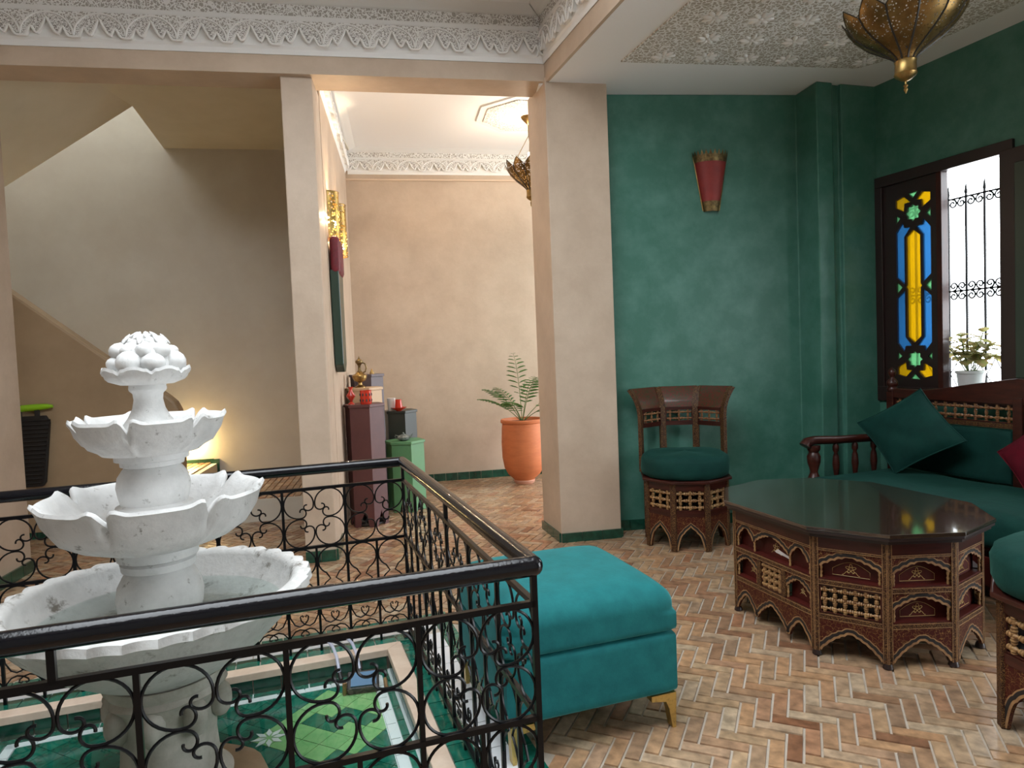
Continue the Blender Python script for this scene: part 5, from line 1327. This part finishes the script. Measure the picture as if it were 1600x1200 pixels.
fr_spec = [(-2.95, 0.30, 0.80, 0.0), (-2.5, 0.36, 0.95, 0.0), (2.4, 0.30, 1.05, 0), (-1.2, 0.40, 1.10, 0), (0.1, 0.34, 0.85, 0), (-0.5, 0.28, 0.62, 0), (1.2, 0.36, 1.15, 0), (-1.9, 0.30, 0.75, 0), (1.75, 0.52, 1.38, 0)]
for a, L, el, _ in fr_spec:
    stem_l = 0.10 + 0.5 * L
    d = Vector((math.cos(a), math.sin(a), 0)); pts = []
    for i in range(15):
        t = i / 14; ee = el - 0.75 * t * t
        if not pts: pts.append(Vector((0.01 * d.x, 0.01 * d.y, 0.60)))
        else: pts.append(pts[-1] + (d * math.cos(ee) + Vector((0, 0, math.sin(ee)))) * ((stem_l + L * .75) / 14))
    mb = MB(); mb.tube(pts, lambda t: 0.0045 - 0.003 * t, 5, mi=1)
    for i in range(5, 15):
        t = (i - 5) / 9; p = pts[i]; tg = (pts[min(14, i + 1)] - pts[i - 1]).normalized(); side = tg.cross(Vector((0, 0, 1))).normalized()
        for s in (1, -1):
            ll = (0.13 * math.sin(PI * (0.22 + 0.7 * t))) * random.uniform(.85, 1.1)
            dr = (side * s * 0.85 + tg * 0.55 + Vector((0, 0, 0.05))).normalized(); nrm = tg.cross(dr).normalized() * s
            wv = dr.cross(Vector((0, 0, 1))).normalized() * 0.0115
            q = [p, p + dr * ll * .35 + wv + Vector((0, 0, -.002)), p + dr * ll * .75 + wv * .7 + Vector((0, 0, -ll * .12)), p + dr * ll + Vector((0, 0, -ll * .28)), p + dr * ll * .75 - wv * .7 + Vector((0, 0, -ll * .12)), p + dr * ll * .35 - wv]
            mb.add(q, [(0, 1, 2, 3), (0, 3, 4, 5)], 0)
    mb.build('frond', [MAT['leaf'], MAT['stem']], pl, recalc=False)

# ================================================================== STAIR DETAILS
Mb_, _ = face_M(sb(-1.5), sb(0))
q = Vector((-2.975, 6.241)); al_ = (q - Vector(sb(-1.5))).dot(u10)
sl_ = thing('step_light', 'small lit step light low on the stair wall', 'lamp', Mb_ @ Vector((al_, 0.53, 0.0)), rad(10))
MB().box((0, -0.006, 0.02), (0.10, 0.010, 0.06)).build('frame', MAT['brass'], sl_, bevel=0.002)
MB().box((0, -0.014, 0.02), (0.075, 0.008, 0.035)).build('lens', MAT['bulb_step'], sl_)
point('step_lamp', (0, -0.06, 0.02), 10.0, (1.0, 0.72, 0.32), 0.03, sl_)

Mp_, _ = face_M(sp(-2.0), sp(0)); q = Vector((-3.575, 5.07)); al_ = (q - Vector(sp(-2.0))).dot(u10)
bk_ = thing('woven_carrier', 'black woven carrier with a lime green top bar on the parapet', 'carrier', Mp_ @ Vector((al_, 0.40, 0.0)), rad(10))
MB().prism([(-0.13, 0.0), (0.035, 0.0), (0.058, 0.03), (0.112, 0.48), (0.085, 0.53), (-0.14, 0.53), (-0.16, 0.48)], 0.012, 0.042, M=Matrix.Rotation(PI / 2, 4, 'X')).build('backing', MAT['black_weave'], bk_, bevel=0.008)
for i in range(16):
    z = 0.03 + 0.031 * i; w = 0.15 + 0.09 * i / 16
    MB().tube([(-0.135 + x * (w + 0.02), -0.045 - 0.004 * math.sin(x * 20), z) for x in [k / 10 for k in range(11)]], 0.0075, 5).build('woven_strip', MAT['black_weave'], bk_, smooth=60)
for x in (-0.09, 0.03): MB().box((x, -0.036, 0.565), (0.034, 0.012, 0.10)).build('strap', MAT['black_weave'], bk_, bevel=0.003)
MB().tube([(-0.17, -0.03, 0.582), (-0.10, -0.03, 0.588), (0.03, -0.03, 0.594), (0.10, -0.03, 0.597), (0.135, -0.03, 0.596)], lambda t: 0.026 - 0.016 * max(0, t - .6) / .4, 10).build('top_bar', MAT['lime_plastic'], bk_, smooth=60)
